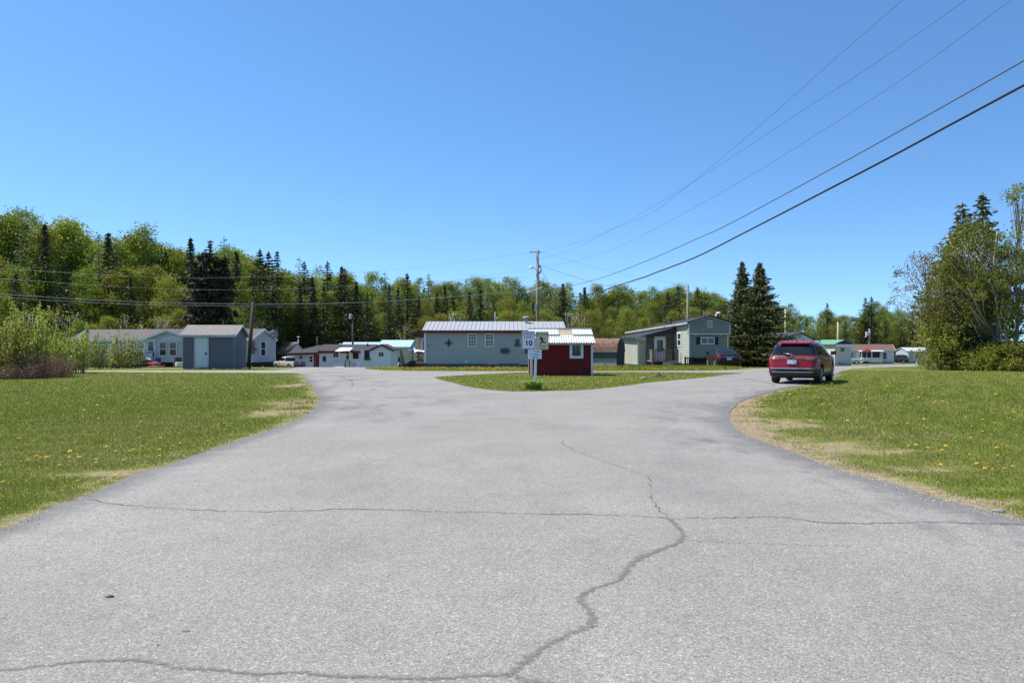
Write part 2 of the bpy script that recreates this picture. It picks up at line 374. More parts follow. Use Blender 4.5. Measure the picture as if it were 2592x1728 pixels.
# ---- grass blades on the lawns (dense near the camera, thinner with distance)
def blade_material():
    t = NT("grass_blade"); v = t.attr("tone"); big = t.noise(.22, 4, .6)
    c = t.ramp(v, [(0., (.105, .160, .016, 1)), (.4, (.205, .245, .032, 1)), (.7, (.285, .295, .062, 1)), (1., (.44, .37, .19, 1))])
    c = t.mix(t.ramp(big, [(.5, 0.), (.72, .45)]), c, (.30, .25, .11, 1))
    t.color(c).set(Roughness=.6); t.b.inputs["Specular IOR Level"].default_value = .25
    tr = t.node("ShaderNodeBsdfTranslucent"); t.l(c, tr.inputs[0]); mx = t.node("ShaderNodeMixShader"); mx.inputs[0].default_value = .3
    t.l(t.b.outputs[0], mx.inputs[1]); t.l(tr.outputs[0], mx.inputs[2]); t.l(mx.outputs[0], t.out.inputs[0]); return t.mat
def vnoise(x, y, seed=0):
    def hsh(i, j): v = np.sin(i * 127.1 + j * 311.7 + seed * 17.3) * 43758.5453; return v - np.floor(v)
    i, j = np.floor(x), np.floor(y); f, g = x - i, y - j; f = f * f * (3 - 2 * f); g = g * g * (3 - 2 * g)
    return (hsh(i, j) * (1 - f) + hsh(i + 1, j) * f) * (1 - g) + (hsh(i, j + 1) * (1 - f) + hsh(i + 1, j + 1) * f) * g
def on_grass(x, y):
    return (~in_poly(x, y, road_poly) | in_poly(x, y, island)) & ~in_poly(x, y, drive_poly)
def scatter(n, y0, y1, power, wide=.645):
    u = rng.random(n); e = 1 - power; Y = (y0 ** e + u * (y1 ** e - y0 ** e)) ** (1 / e)
    x = (rng.random(n) * 2 - 1) * wide * Y; return x, Y
def build_grass():
    x, y = scatter(1000000, 6.2, 50, 1.3, .86)
    k = on_grass(x + rng.normal(0, .035, len(x)), y + rng.normal(0, .05, len(x))); x, y = x[k], y[k]; d = dirt_at(x, y); k = rng.random(len(x)) > np.clip(d * 1.25 + (d > .04) * (1.5 * (vnoise(x * 1.6, y * 1.6) - .5) + 1.1 * (vnoise(x * 5, y * 5, 2) - .5)) * np.clip(d * 2.5, 0, 1), 0, .97); x, y, d = x[k], y[k], d[k]
    n = len(x); s = np.clip(y / 11, .9, 2.6); pat = .75 + .5 * np.sin(x * 1.7 + np.sin(y * 1.1) * 2) * np.sin(y * .9 + x * .4)
    h = (.012 + .024 * rng.random(n)) * np.clip(s, 1, 1.7) * (.8 + .4 * pat); wd = .0045 * s * (.7 + .6 * rng.random(n))
    a = rng.random(n) * 6.283; l = rng.random(n) * .9; b = rng.random(n) * 6.283; z = gzv(x, y)
    V = np.empty((n, 3, 3)); V[:, 0] = np.stack([x + np.cos(a) * wd, y + np.sin(a) * wd, z - .004], 1); V[:, 1] = np.stack([x - np.cos(a) * wd, y - np.sin(a) * wd, z - .004], 1)
    V[:, 2] = np.stack([x + np.cos(b) * h * l, y + np.sin(b) * h * l, z + h], 1)
    dr = dist_line(x, y, redge); stripe = np.where(x > 0, .13 * np.sin(dr * 6.283 / 1.15 + .6 * np.sin(x * .3)) * np.exp(-dr / 14), .06 * np.sin((y + .25 * x) * 6.283 / 1.2)); tone = np.clip(rng.beta(4, 6, n) + .30 * d + .25 * (pat - .75) + stripe, 0, 1)
    tag(link_mesh("grass", np_mesh("grass", V, 3, blade_material(), {"tone": tone})), kind='stuff', label="short mown spring grass covering the lawns and the island", cat="grass")
build_grass()

# ---- dandelions: the nearest ones one by one, the thick carpets as one mass
YEL = M("dandelion_yellow", (.72, .46, .012), .7, .2, 60); STALK = M("dandelion_stalk", (.10, .17, .04), .7)
def flower_mb(r, h):
    m = MB(); m.tube([(0, 0, 0), (.004, 0, h * .5), (0, .004, h)], .0022, 4); m.m = 1
    for ring, (rr, zz) in enumerate(((1., .004), (.75, .009), (.45, .012))):
        for j in range(11 - 2 * ring):
            a = 6.283 * j / (11 - 2 * ring) + ring * .3; b = .28
            m.add([(0, 0, h + zz * .5), (rr * r * math.cos(a - b), rr * r * math.sin(a - b), h + zz), (rr * r * 1.12 * math.cos(a), rr * r * 1.12 * math.sin(a), h + zz * 1.2), (rr * r * math.cos(a + b), rr * r * math.sin(a + b), h + zz)], [(0, 1, 2, 3)])
    return m
FL_PX = [(2, 1188), (30, 1183), (70, 1179), (96, 1176), (101, 1166), (120, 1168), (152, 1184), (175, 1163), (180, 1152), (243, 1178), (243, 1168), (270, 1138), (294, 1148), (325, 1147), (340, 1149), (355, 1117), (372, 1129), (389, 1122), (405, 1117), (435, 1135), (456, 1126), (497, 1128), (197, 1226), (130, 1238), (294, 1211), (8, 1228), (46, 1120), (556, 1112), (605, 1066), (620, 1068), (634, 1041), (664, 1038), (2300, 1080), (2338, 1085), (2255, 1112), (2448, 1105), (2455, 1113), (2378, 1109), (2318, 1135), (2346, 1139), (2362, 1138), (2395, 1140), (2386, 1148), (2300, 1134), (2471, 1196), (2494, 1194), (2510, 1196), (2544, 1198), (2544, 1206), (2474, 1180), (2520, 1172), (2462, 1186), (2564, 1186), (2382, 1186), (2541, 1230), (2200, 1051), (2148, 1052), (2340, 1068), (2385, 1068), (2428, 1085), (2510, 1054), (2270, 1075), (2365, 1024), (2420, 1040)]
def build_dandelions():
    protos = [flower_mb(r, h).build("dandelion", [STALK, YEL]) for r, h in ((.021, .05), (.017, .035), (.024, .06))]
    pts = [G(*p) for p in FL_PX]
    used = [False] * 3
    extra = [(float(a), float(b)) for a, b in zip(*scatter(5000, 11, 34, 1.02))]
    ex = np.array(extra); k = on_grass(ex[:, 0], ex[:, 1]) & (np.abs(ex[:, 0]) < .62 * ex[:, 1])
    dens = .5 + .5 * np.sin(ex[:, 0] * .9 + np.cos(ex[:, 1] * .7) * 1.5) * np.sin(ex[:, 1] * .6)
    isl = in_poly(ex[:, 0], ex[:, 1], island); k &= rng.random(len(ex)) < np.where(isl, .3, np.where(ex[:, 0] > 0, .30, .20) * dens ** 2)
    pts += [tuple(p) for p in ex[k]][:236]
    for i, (x, y) in enumerate(pts):
        j = i % 3; o = protos[j] if not used[j] else copy_tree(protos[j]); used[j] = True
        s = random.uniform(.8, 1.25) * (1 + .25 * ss(14, 24, y)); o.location = (x, y, gz(x, y)); o.rotation_euler = (random.uniform(-.25, .25), random.uniform(-.25, .25), random.uniform(0, 6)); o.scale = (s, s, s)
        where = ("flowering in the grass island below the road sign", "island") if in_poly(np.array([x]), np.array([y]), island)[0] else ("flowering in the left lawn beside the asphalt", "left lawn") if x < 0 else ("flowering in the mown right lawn beside the red car", "right lawn")
        tag(o, "yellow dandelion " + where[0], "flower", "dandelions in the " + where[1])
    # carpets
    n = 26000; x, y = scatter(n, 22, 75, .6)
    pat = np.sin(x * 1.3 + np.sin(y * .8) * 2) * np.sin(y * 1.1 + .5 * x) * .5 + .5
    p = np.where(y < 46, .012 + .04 * pat ** 3, .01)
    p = np.where((y > 49) & (y < 58) & (x > -9.2) & (x < 16), .95, p); p = np.where(in_poly(x, y, island), .03 + .16 * pat ** 3, p)
    p = np.where((y > 46.8) & (y < 52) & (x < -15), .25, p)
    k = on_grass(x, y) & (rng.random(n) < p) & ~((y > 57.9) & (x > -6.2) & (x < 16)); x, y = x[k], y[k]; n = len(x); z = gzv(x, y)
    r = .026 * (.75 + .5 * rng.random(n)) * np.clip(y / 34, .9, 1.5); h = .06 + .10 * rng.random(n) * (y > 46)
    V = np.empty((n * 2, 4, 3))
    for q in range(2):
        for j in range(4):
            a = 1.5708 * j + rng.random(n) * .5
            if q == 0: V[q::2, j] = np.stack([x + r * np.cos(a), y + r * np.sin(a), z + h], 1)
            else: V[q::2, j] = np.stack([x + r * np.cos(a), y + r * .3 * np.sin(a), z + h - .008 + r * np.sin(a)], 1)
    tag(link_mesh("dandelion_carpet", np_mesh("dandelion_carpet", V, 4, YEL)), kind='stuff', label="thick yellow carpets of dandelions along the far verges", cat="flowers")
build_dandelions()
# taller rough grass along the verge in front of the grey houses
def build_rough_grass():
    n = 25000; x = rng.uniform(-10, 14.6, n); y = rng.uniform(49, 58.5, n) + .25 * np.clip(x - 8, 0, 9)
    k = on_grass(x, y) & (rng.random(n) < .4 + .6 * (x > 5)); x, y = x[k], y[k]; n = len(x); z = gzv(x, y)
    h = (.08 + .16 * rng.random(n)) * np.where((x > 5) & (y > 52), 1.3, .65); a = rng.random(n) * 6.283; wd = .018
    V = np.empty((n, 3, 3)); V[:, 0] = np.stack([x + np.cos(a) * wd, y + np.sin(a) * wd, z], 1); V[:, 1] = np.stack([x - np.cos(a) * wd, y - np.sin(a) * wd, z], 1)
    V[:, 2] = np.stack([x + rng.normal(0, .05, n), y + rng.normal(0, .05, n), z + h], 1)
    tag(link_mesh("rough_grass", np_mesh("rough_grass", V, 3, bpy.data.materials["grass_blade"], {"tone": rng.beta(2, 3, n)})), kind='stuff', label="taller rough grass on the verge before the grey houses", cat="grass")
build_rough_grass()

# ---- loose grit and crumbs washed to the edges of the asphalt
def build_grit():
    P_ = []
    for line, n, sp in ((redge, 4200, .38), (ledge, 1600, .2), (island + island[:1], 900, .12)):
        L = np.array(line); seg = np.hypot(*(L[1:] - L[:-1]).T); near = seg / np.maximum(L[:-1, 1], 5) ** 1.5; i = rng.choice(len(seg), n, p=near / near.sum()); t = rng.random(n)[:, None]
        p = L[i] + (L[i + 1] - L[i]) * t; P_.append(p + rng.normal(0, sp, (n, 2)) * rng.random((n, 1)))
    p = np.concatenate(P_); q = scatter(260, 4.2, 20, 1.3); p = np.concatenate([p, np.stack(q, 1)]); n = len(p); r = .005 + .009 * rng.random(n) ** 3; z = gzv(p[:, 0], p[:, 1]) + .014
    tet = np.array([[[1, 0, -.4], [-.5, .87, -.4], [0, 0, .8]], [[-.5, .87, -.4], [-.5, -.87, -.4], [0, 0, .8]], [[-.5, -.87, -.4], [1, 0, -.4], [0, 0, .8]]]); a = rng.random(n) * 6.283; V = np.empty((n, 3, 3, 3)); sx = .7 + .6 * rng.random(n)
    for k in range(3):
        for j in range(3):
            x, y, h = tet[k, j]; V[:, k, j, 0] = p[:, 0] + r * sx * (x * np.cos(a) - y * np.sin(a)); V[:, k, j, 1] = p[:, 1] + r * (x * np.sin(a) + y * np.cos(a)); V[:, k, j, 2] = z + r * .6 * (h + .4)
    t = NT("road_grit"); t.color(t.ramp(t.attr("tone"), [(0., (.20, .17, .13, 1)), (.5, (.32, .28, .23, 1)), (1., (.42, .38, .33, 1))])).set(Roughness=.9)
    me = np_mesh("gravel", V.reshape(-1, 3, 3), 3, t.mat, {"tone": np.repeat(rng.random(n), 3)}); tag(link_mesh("gravel", me), kind='stuff', label="loose grit and pebbles along the worn asphalt edges", cat="gravel")
build_grit()
# ================================================================ BUILDINGS
GLASS = NT("window_glass"); GLASS.set(Base_Color=(.018, .022, .028, 1), Roughness=.06); GLASS.b.inputs["Specular IOR Level"].default_value = .6
_gn = GLASS.noise(1.2, 2, .5); GLASS.color(GLASS.ramp(_gn, [(.4, (.012, .015, .02, 1)), (.7, (.045, .045, .05, 1))])); GLASS = GLASS.mat
WHITE = M("white_trim", (.74, .74, .72), .55, .05, 2, grime=.25)
OFFW = M("offwhite_trim", (.62, .60, .54), .6, .1, 2, grime=.4)
BLACKM = M("black_metal", (.02, .02, .022), .5, .2, 6)
WOODG = M("weathered_wood", (.20, .165, .125), .85, .3, 2, (1, 1, 6), fine=18)
WOODD = M("dark_wood", (.075, .058, .045), .85, .3, 2, (1, 1, 6), fine=18)
GALV = M("galvanised_metal", (.42, .44, .46), .4, .12, 5, metal=.5)
CONC = M("concrete", (.33, .32, .30), .9, .15, 3, fine=25)

class Face:
    """frame on a wall of a building: u along the wall, z up, o outwards"""
    def __init__(s, org, u, out): s.o = Vector(org); s.u = Vector(u).normalized(); s.n = Vector(out).normalized()
    def p(s, u, z, o=0): return s.o + s.u * u + s.n * o + Vector((0, 0, z))
    def box(s, mb, u0, u1, z0, z1, o0, o1):
        A = [s.p(u0, z0, o0), s.p(u1, z0, o0), s.p(u1, z1, o0), s.p(u0, z1, o0)]; B = [s.p(u0, z0, o1), s.p(u1, z0, o1), s.p(u1, z1, o1), s.p(u0, z1, o1)]
        mb.loft2(A, B)
    def poly(s, mb, pts, o0, o1): mb.loft2([s.p(a, b, o0) for a, b in pts], [s.p(a, b, o1) for a, b in pts])
def faces_of(W, D):
    return {'f': Face((0, 0, 0), (1, 0, 0), (0, -1, 0)), 'b': Face((W, D, 0), (-1, 0, 0), (0, 1, 0)), 'r': Face((W, 0, 0), (0, 1, 0), (1, 0, 0)), 'l': Face((0, D, 0), (0, -1, 0), (-1, 0, 0))}
def clip_h(poly, z, keep_above):
    out = []; n = len(poly)
    for i in range(n):
        a, b = poly[i], poly[(i + 1) % n]; ia = (a[1] >= z) == keep_above or a[1] == z; ib = (b[1] >= z) == keep_above or b[1] == z
        if ia: out.append(a)
        if ia != ib:
            t = (z - a[1]) / (b[1] - a[1]); out.append((a[0] + t * (b[0] - a[0]), z))
    return out
def siding(mb, face, poly, lap=.13, out=.02):
    """overlapping clapboards following any convex wall outline"""
    z0 = min(p[1] for p in poly); z1 = max(p[1] for p in poly); z = z0
    while z < z1 - 1e-4:
        zt = min(z + lap, z1); q = clip_h(clip_h(poly, z, True), zt, False)
        if len(q) >= 3:
            mb.add([face.p(a, b, out * (1 - (b - z) / lap * .85)) for a, b in q], [tuple(range(len(q)))])
            us = [a for a, b in q if abs(b - z) < 1e-5]
            if len(us) >= 2: mb.add([face.p(min(us), z, out), face.p(max(us), z, out), face.p(max(us), z, 0), face.p(min(us), z, 0)], [(0, 1, 2, 3)])
        z += lap
def battens(mb, face, poly, step=.2, out=.02, wd=.05):
    face.poly(mb, poly, 0, .004); u0 = min(p[0] for p in poly); u1 = max(p[0] for p in poly); z0 = min(p[1] for p in poly); top = max(p[1] for p in poly)
    u = u0 + step / 2
    def hi(u):
        best = z0; n = len(poly)
        for i in range(n):
            a, b = poly[i], poly[(i + 1) % n]
            if min(a[0], b[0]) <= u <= max(a[0], b[0]) and a[0] != b[0]: best = max(best, a[1] + (u - a[0]) / (b[0] - a[0]) * (b[1] - a[1]))
        return best
    while u < u1: face.box(mb, u - wd / 2, u + wd / 2, z0 + .01, hi(u) - .02, .003, out); u += step
def window(root, face, u, z, w_, h, frame=WHITE, bars='h', t=.06, o=.03, glass=None, name="window"):
    m = MB()
    for a in ((u, u + w_, z, z + t), (u, u + w_, z + h - t, z + h), (u, u + t, z + t, z + h - t), (u + w_ - t, u + w_, z + t, z + h - t)): face.box(m, *a, 0, o + .03)
    if 'h' in bars: face.box(m, u + t, u + w_ - t, z + h * .5 - t * .4, z + h * .5 + t * .4, 0, o + .025)
    if 'v' in bars: face.box(m, u + w_ / 2 - t * .4, u + w_ / 2 + t * .4, z + t, z + h - t, 0, o + .0235)
    if 'g' in bars:
        for k in (1, 2): face.box(m, u + t + (w_ - 2 * t) * k / 3 - .012, u + t + (w_ - 2 * t) * k / 3 + .012, z + t, z + h - t, 0, o + .012)
        for k in (.25, .75): face.box(m, u + t, u + w_ - t, z + h * k - .012, z + h * k + .012, 0, o + .0125)
    f = m.build(name, frame, root); g = MB(); face.box(g, u + t, u + w_ - t, z + t, z + h - t, 0, o); g.build("pane", glass or GLASS, f); return f
def door(root, face, u, z, w_, h, mat=WHITE, pane=None, o=.03, trim=WHITE, knob=True):
    m = MB(); face.box(m, u, u + w_, z, z + h, 0, o); d = m.build("door", mat, root)
    t = MB(); face.box(t, u - .08, u, z, z + h + .08, 0, o + .025); face.box(t, u + w_, u + w_ + .08, z, z + h + .08, 0, o + .025); face.box(t, u, u + w_, z + h, z + h + .08, 0, o + .023); t.build("door_frame", trim, d)
    if knob:
        k = MB(); face.box(k, u + w_ - .14, u + w_ - .06, z + h * .44, z + h * .52, o - .01, o + .05); k.build("handle", BLACKM, d)
    if pane:
        g = MB(); a, b, c, e = pane; face.box(g, u + a, u + b, z + c, z + e, 0, o + .012); g.build("pane", GLASS, d)
    return d
def chevron(w0, w1, eave, ridge, th):
    mid = (w0 + w1) / 2; return [(w0, eave), (mid, ridge), (w1, eave), (w1, eave - th), (mid, ridge - th), (w0, eave - th)]
def roof(root, axis, W, D, eave, rise, oe, og, mat, th=.09, rib=None, ribmat=None, name="roof", fascia=None, fh=.16):
    m = MB(); span = D if axis == 'x' else W; L = W if axis == 'x' else D; k = rise / (span / 2); e = eave - oe * k
    ch = chevron(-oe, span + oe, e + th, eave + rise + th, th); m.prism(ch, axis, -og, L + og)
    if rib:
        m.m = 1; x = -og + .1
        while x < L + og - .05:
            for sgn in (0, 1):
                a = (-oe if sgn == 0 else span + oe); mid = span / 2; rw = .035 if ribmat is None else .020; rh = .03 if ribmat is None else .014
                if axis == 'x': m.bar((x, a, e + th + .012), (x, mid, eave + rise + th + .012), rw, rh)
                else: m.bar((a, x, e + th + .012), (mid, x, eave + rise + th + .012), rw, rh)
            x += rib
    r = m.build(name, [mat, ribmat or mat], root)
    if fascia:
        f = MB()
        for a, b in ((-og - .03, -og - .002), (L + og + .002, L + og + .03)): f.prism(chevron(-oe - .02, span + oe + .02, e + th + .015, eave + rise + th + .02, fh), axis, a, b)
        for a in (-oe - .03, span + oe + .005):
            if axis == 'x': f.box(-og, L + og, a, a + .025, e + th - fh, e + th - .005)
            else: f.box(a, a + .025, -og, L + og, e + th - fh, e + th - .005)
        f.build("fascia", fascia, root)
    return r
def gable_walls(root, axis, W, D, z0, eave, rise, mat, lap=.13, style='lap', core=None, name="wall"):
    F_ = faces_of(W, D); m = MB(); mid = (W if axis == 'y' else D) / 2
    for k, fc in F_.items():
        L = W if k in 'fb' else D
        g = (axis == 'y' and k in 'fb') or (axis == 'x' and k in 'lr')
        poly = [(0, z0), (L, z0), (L, eave), (L / 2, eave + rise), (0, eave)] if g else [(0, z0), (L, z0), (L, eave), (0, eave)]
        siding(m, fc, poly, lap) if style == 'lap' else battens(m, fc, poly)
    wl = m.build(name, mat, root); return F_
def corner_boards(root, W, D, z0, z1, mat=WHITE, w_=.09):
    for x, y in ((0, 0), (W, 0), (0, D), (W, D)):
        m = MB(); m.box(x - .035 if x == 0 else x - w_, x + w_ if x == 0 else x + .035, y - .035 if y == 0 else y - w_, y + w_ if y == 0 else y + .035, z0, z1)
        m.build("corner_board", mat, root)
def skirt(root, W, D, z0, z1, mat, inset=.03, name="foundation"):
    m = MB(); m.box(inset, W - inset, inset, D - inset, z0, z1); return m.build(name, mat, root)
def core(root, W, D, z0, z1):            # solid inside, so nothing shines through a wall
    pass
SH_BROWN = M("brown_shingles", (.085, .058, .045), .9, .18, 3, (1, 1, 1), fine=9)
SH_GREY = M("grey_shingles", (.21, .19, .175), .9, .15, 3, fine=11)
SH_DARK = M("charcoal_shingles", (.045, .042, .045), .9, .2, 3, fine=9)

# ---------------------------------------------------------------- centre: grey-blue mobile home, gable ridge along the street
def centre_home():
    Y = 58.0; x0 = X(1075, Y); W = 9.75; D = 6.0; b = -.18
    r = thing("mobile_home", "long blue grey clapboard mobile home with lavender metal roof and red eave board", "house", (x0, Y, b))
    sid = M("bluegrey_siding", (.335, .365, .35), .55, .05, 1.2, grime=.12); eave = 2.66
    f = gable_walls(r, 'x', W, D, .33, eave, .66, sid, .13); F_ = f['f']
    corner_boards(r, W, D, .33, eave - .04)
    skirt(r, W, D, -.25, .34, M("blue_foundation", (.085, .12, .165), .8, .15, 2, grime=.3))
    mt = M("lavender_metal_roof", (.34, .345, .36), .5, .05, 1.5, metal=.1)
    roof(r, 'x', W, D, eave, .66, .28, .18, mt, .05, .30, M('roof_rib_grey', (.15, .15, .165), .5))
    m = MB(); m.box(-.19, W + .19, -.30, -.26, eave - .18, eave + .01); m.build("fascia", M("red_fascia", (.13, .012, .012), .5, .25, 1.5), r)
    m = MB(); F_.box(m, .09, W - .09, eave - .12, eave - .04, .02, .045); m.build("frieze_trim", OFFW, r)
    for px in (1184, 1227.5): window(r, F_, X(px, Y) - x0, 1.52, .64, .93, WHITE, 'hg', .06)
    for px in (1235, 1315): window(r, F_, X(px, Y) - x0, -.02, .74, .34, GALV, '', .04, name="basement_window")
    # wrought ornament: eight-armed star
    def ornament(name, u, z, build):
        m = MB(); build(m, u, z); m.build(name, M("wrought_iron", (.025, .04, .04), .5), r)
    def star(m, u, z):
        for a in range(4):
            for s in (1, .0):
                pass
            c, s_ = math.cos(a * R(90)), math.sin(a * R(90)); F_.poly(m, [(u + .03 * -s_, z + .03 * c), (u + .2 * c - .05 * s_, z + .2 * s_ + .05 * c), (u + .33 * c, z + .33 * s_), (u + .2 * c + .05 * s_, z + .2 * s_ - .05 * c), (u + .03 * s_, z - .03 * c)], .03, .05)
            c, s_ = math.cos(R(45 + a * 90)), math.sin(R(45 + a * 90)); F_.poly(m, [(u + .16 * c + .04 * math.cos(q), z + .16 * s_ + .04 * math.sin(q)) for q in [k * .785 for k in range(8)]], .031, .052); F_.poly(m, [(u - .012 * s_, z + .012 * c), (u + .14 * c - .012 * s_, z + .14 * s_ + .012 * c), (u + .14 * c + .012 * s_, z + .14 * s_ - .012 * c), (u + .012 * s_, z - .012 * c)], .0305, .045)
    ornament("wall_ornament", X(1136, Y) - x0, Zp(868, Y) - b, star)
    def scroll(m, u, z):
        for sx in (-1, 1):
            for q, (du, dz, rr) in enumerate(((.07, .22, .06), (.09, .09, .05), (.16, -.1, .07), (.06, -.17, .05))):
                pts = [F_.p(u + sx * du + rr * math.cos(k * .7), z + dz + rr * math.sin(k * .7), .04) for k in range(10)]; m.tube(pts, .014, 5)
            m.tube([F_.p(u, z + .3, .04), F_.p(u + sx * .09, z + .1, .04), F_.p(u + sx * .03, z - .05, .04), F_.p(u + sx * .2, z - .2, .04)], .02, 5)
        F_.poly(m, [(u - .05, z), (u, z - .16), (u + .05, z), (u, z + .1)], .03, .055)
    ornament("wall_ornament", X(1309.6, Y) - x0, Zp(869, Y) - b, scroll)
    m = MB(); u, z = X(1085, Y) - x0, Zp(875, Y) - b; F_.box(m, u - .022, u + .022, z - .09, z + .09, .02, .045); F_.box(m, u - .05, u - .02, z + .05, z + .08, .02, .044); m.build("house_number", BLACKM, r)
    m = MB(); u, z = X(1181, Y) - x0, Zp(915.5, Y) - b; F_.box(m, u - .06, u + .06, z - .07, z + .07, .015, .05); m.build("outlet_cover", WHITE, r)
    for px in (1278, 1340):
        u, z = X(px, Y) - x0, Zp(888, Y) - b; m = MB(); F_.poly(m, [(u - .27, z - .16), (u + .27, z - .16), (u + .29, z + .13), (u - .29, z + .13)], .02, .22)
        for k in range(6): m.bar(F_.p(u - .25 + k * .1, z - .12, .235), F_.p(u - .25 + k * .1, z + .2, .235), .015)
        m.bar(F_.p(u - .29, z + .19, .235), F_.p(u + .29, z + .19, .235), .02); m.build("flower_box", M("slate_box", (.06, .07, .075), .7), r)
    m = MB(); xx = X(1332, 60) - x0; m.tube([(xx, 2.4, 3.0), (xx, 2.4, 3.62)], .10, 10); m.lathe([(.02, 3.62), (.27, 3.62), (.25, 3.68), (.12, 3.73), (.02, 3.74)], 14, (xx, 2.4, 0)); m.build("chimney_pipe", GALV, r)
    m = MB(); xx = X(1253, 61) - x0; m.tube([(xx, 3.3, 3.1), (xx, 3.3, 4.05)], .035, 8); m.tube([(xx, 3.3, 3.98), (xx, 3.3, 4.08)], .06, 8); m.box(xx + .04, xx + .17, 3.27, 3.33, 3.55, 3.72); m.build("vent_pipe", GALV, r)
    return r
centre_home()
def brown_addition():
    Y = 66; x0 = X(1053, Y); r = thing("brown_annex", "small brown gabled annex with tan corner post just behind the blue grey home", "house", (x0, Y, gz(x0, Y)))
    W, D = 4.4, 5; ev = 2.75
    gable_walls(r, 'y', W, D, .05, ev, .9, M("brown_board", (.22, .10, .06), .7, .2, 2, fine=12), .2)
    roof(r, 'y', W, D, ev, .9, .3, .35, SH_DARK, .1, fascia=M("brown_trim", (.07, .035, .025), .6))
    F_ = faces_of(W, D)['f']; m = MB(); F_.poly(m, [(-.35, 2.38), (W, 2.38), (W, 2.55), (-.35, 2.5)], .02, .5); m.build("porch_roof", M("brown_trim", (.07, .035, .025)), r)
    m = MB(); F_.box(m, -.02, .30, 0, 2.38, .32, .46); m.build("post", M("tan_post", (.55, .38, .24), .7), r)
    m = MB(); F_.box(m, .3, 1.6, 0, 2.36, .021, .06); m.build("porch_wall", WHITE, r)
    window(r, F_, .5, 1.2, .9, 1.0, WHITE, 'v', .07, .08)
brown_addition()

# ---------------------------------------------------------------- red garden shed on the island
def red_shed():
    Y = 41.0; x0 = X(1345, Y); W = 3.02; D = 2.35; b = gz(x0, Y)
    r = thing("garden_shed", "small dark red wooden shed with white corrugated roof standing on the grass island", "shed", (x0, Y, b), R(1.5))
    red = M("barn_red_boards", (.135, .003, .0035), .75, .25, 1.5, (1, 1, .25), fine=14, grime=.25)
    # faded, scuffed paint at the foot of the boards
    nt_ = red.node_tree; e = 1.72
    gable_walls(r, 'x', W, D, .02, e, .55, red, style='batt')
    F_ = faces_of(W, D)['f']
    for x, y in ((0, 0), (W, 0), (0, D), (W, D)):
        m = MB(); m.box(x - .04 if x == 0 else x - .06, x + .06 if x == 0 else x + .04, y - .04 if y == 0 else y - .07, y + .07 if y == 0 else y + .04, .02, e); m.build("corner_board", M("faded_white_board", (.60, .62, .62), .7, .1, 2, (1, 1, .3), grime=.5), r)
    window(r, F_, X(1442, Y) - x0, .86, .68, .86, M("thick_white_frame", (.58, .64, .66), .6, .06, 2, grime=.2), '', .13, .02)
    # roof: lower band of corrugated sheet, upper band of flat ribbed panels with a bare patch of lath
    rm = M("white_roof_metal", (.52, .52, .50), .45, .07, 2, grime=.3); ox = .10; oy = .30; k = .55 / (D / 2); ev = e - oy * k
    def S(v): return ev + .02 + k * v          # height along front slope, v metres in from the eave
    m = MB(); m.prism(chevron(-oy, D + oy, ev + .01, e + .56, .03), 'x', -ox, W + ox)
    rf = m.build("roof", M("roof_deck", (.25, .2, .15), .8, fine=10), r)
    run = D / 2 + oy; c = MB(); n = 27; vs = []
    for i in range(n * 4 + 1):
        x = -ox - .02 + (W + 2 * ox + .04) * i / (n * 4); h = .024 * math.sin(i / 4 * 2 * math.pi) + .05
        for v in (-.03, .0, run * .53): vs.append((x, -oy + v, S(v) + h))
    fs = [(i * 3 + j, (i + 1) * 3 + j, (i + 1) * 3 + j + 1, i * 3 + j + 1) for i in range(n * 4) for j in range(2)]; c.add(vs, fs); c.build("corrugated_sheet", rm, rf)
    pw = (W + 2 * ox) / 19
    for a, bb in ((0, 9), (13, 19)):
        c = MB(); xa = -ox + a * pw; xb = -ox + bb * pw; v0 = run * .48; v1 = run
        c.loft2([(xa, -oy + v0, S(v0) + .10), (xb, -oy + v0, S(v0) + .10), (xb, -oy + v1, S(v1) + .05), (xa, -oy + v1, S(v1) + .05)], [(xa, -oy + v0, S(v0) + .115), (xb, -oy + v0, S(v0) + .115), (xb, -oy + v1, S(v1) + .065), (xa, -oy + v1, S(v1) + .065)])
        for q in range(a, bb): xx = -ox + (q + .5) * pw; c.bar((xx, -oy + v0, S(v0) + .12), (xx, -oy + v1, S(v1) + .07), .018, .03)
        c.build("roof_panel", rm, rf)
    c = MB(); xa = -ox + 9 * pw; xb = -ox + 13 * pw
    for v in (.54, .66, .78, .9): c.loft2([(xa, -oy + run * v, S(run * v) + .02), (xb, -oy + run * v, S(run * v) + .02), (xb, -oy + run * (v + .07), S(run * (v + .07)) + .02), (xa, -oy + run * (v + .07), S(run * (v + .07)) + .02)], [(xa, -oy + run * v, S(run * v) + .05), (xb, -oy + run * v, S(run * v) + .05), (xb, -oy + run * (v + .07), S(run * (v + .07)) + .05), (xa, -oy + run * (v + .07), S(run * (v + .07)) + .05)])
    c.build("bare_lath", M("pale_lath", (.55, .45, .30), .8, .15, 4), rf)
    c = MB(); c.box(-ox - .02, W + ox + .02, D / 2 - .09, D / 2 + .09, e + .60, e + .665); c.build("ridge_cap", rm, rf)
    m = MB(); m.box(.1, W - .1, -.3, -.26, ev - .04, ev - .005); m.build("eave_board", OFFW, r)
red_shed()

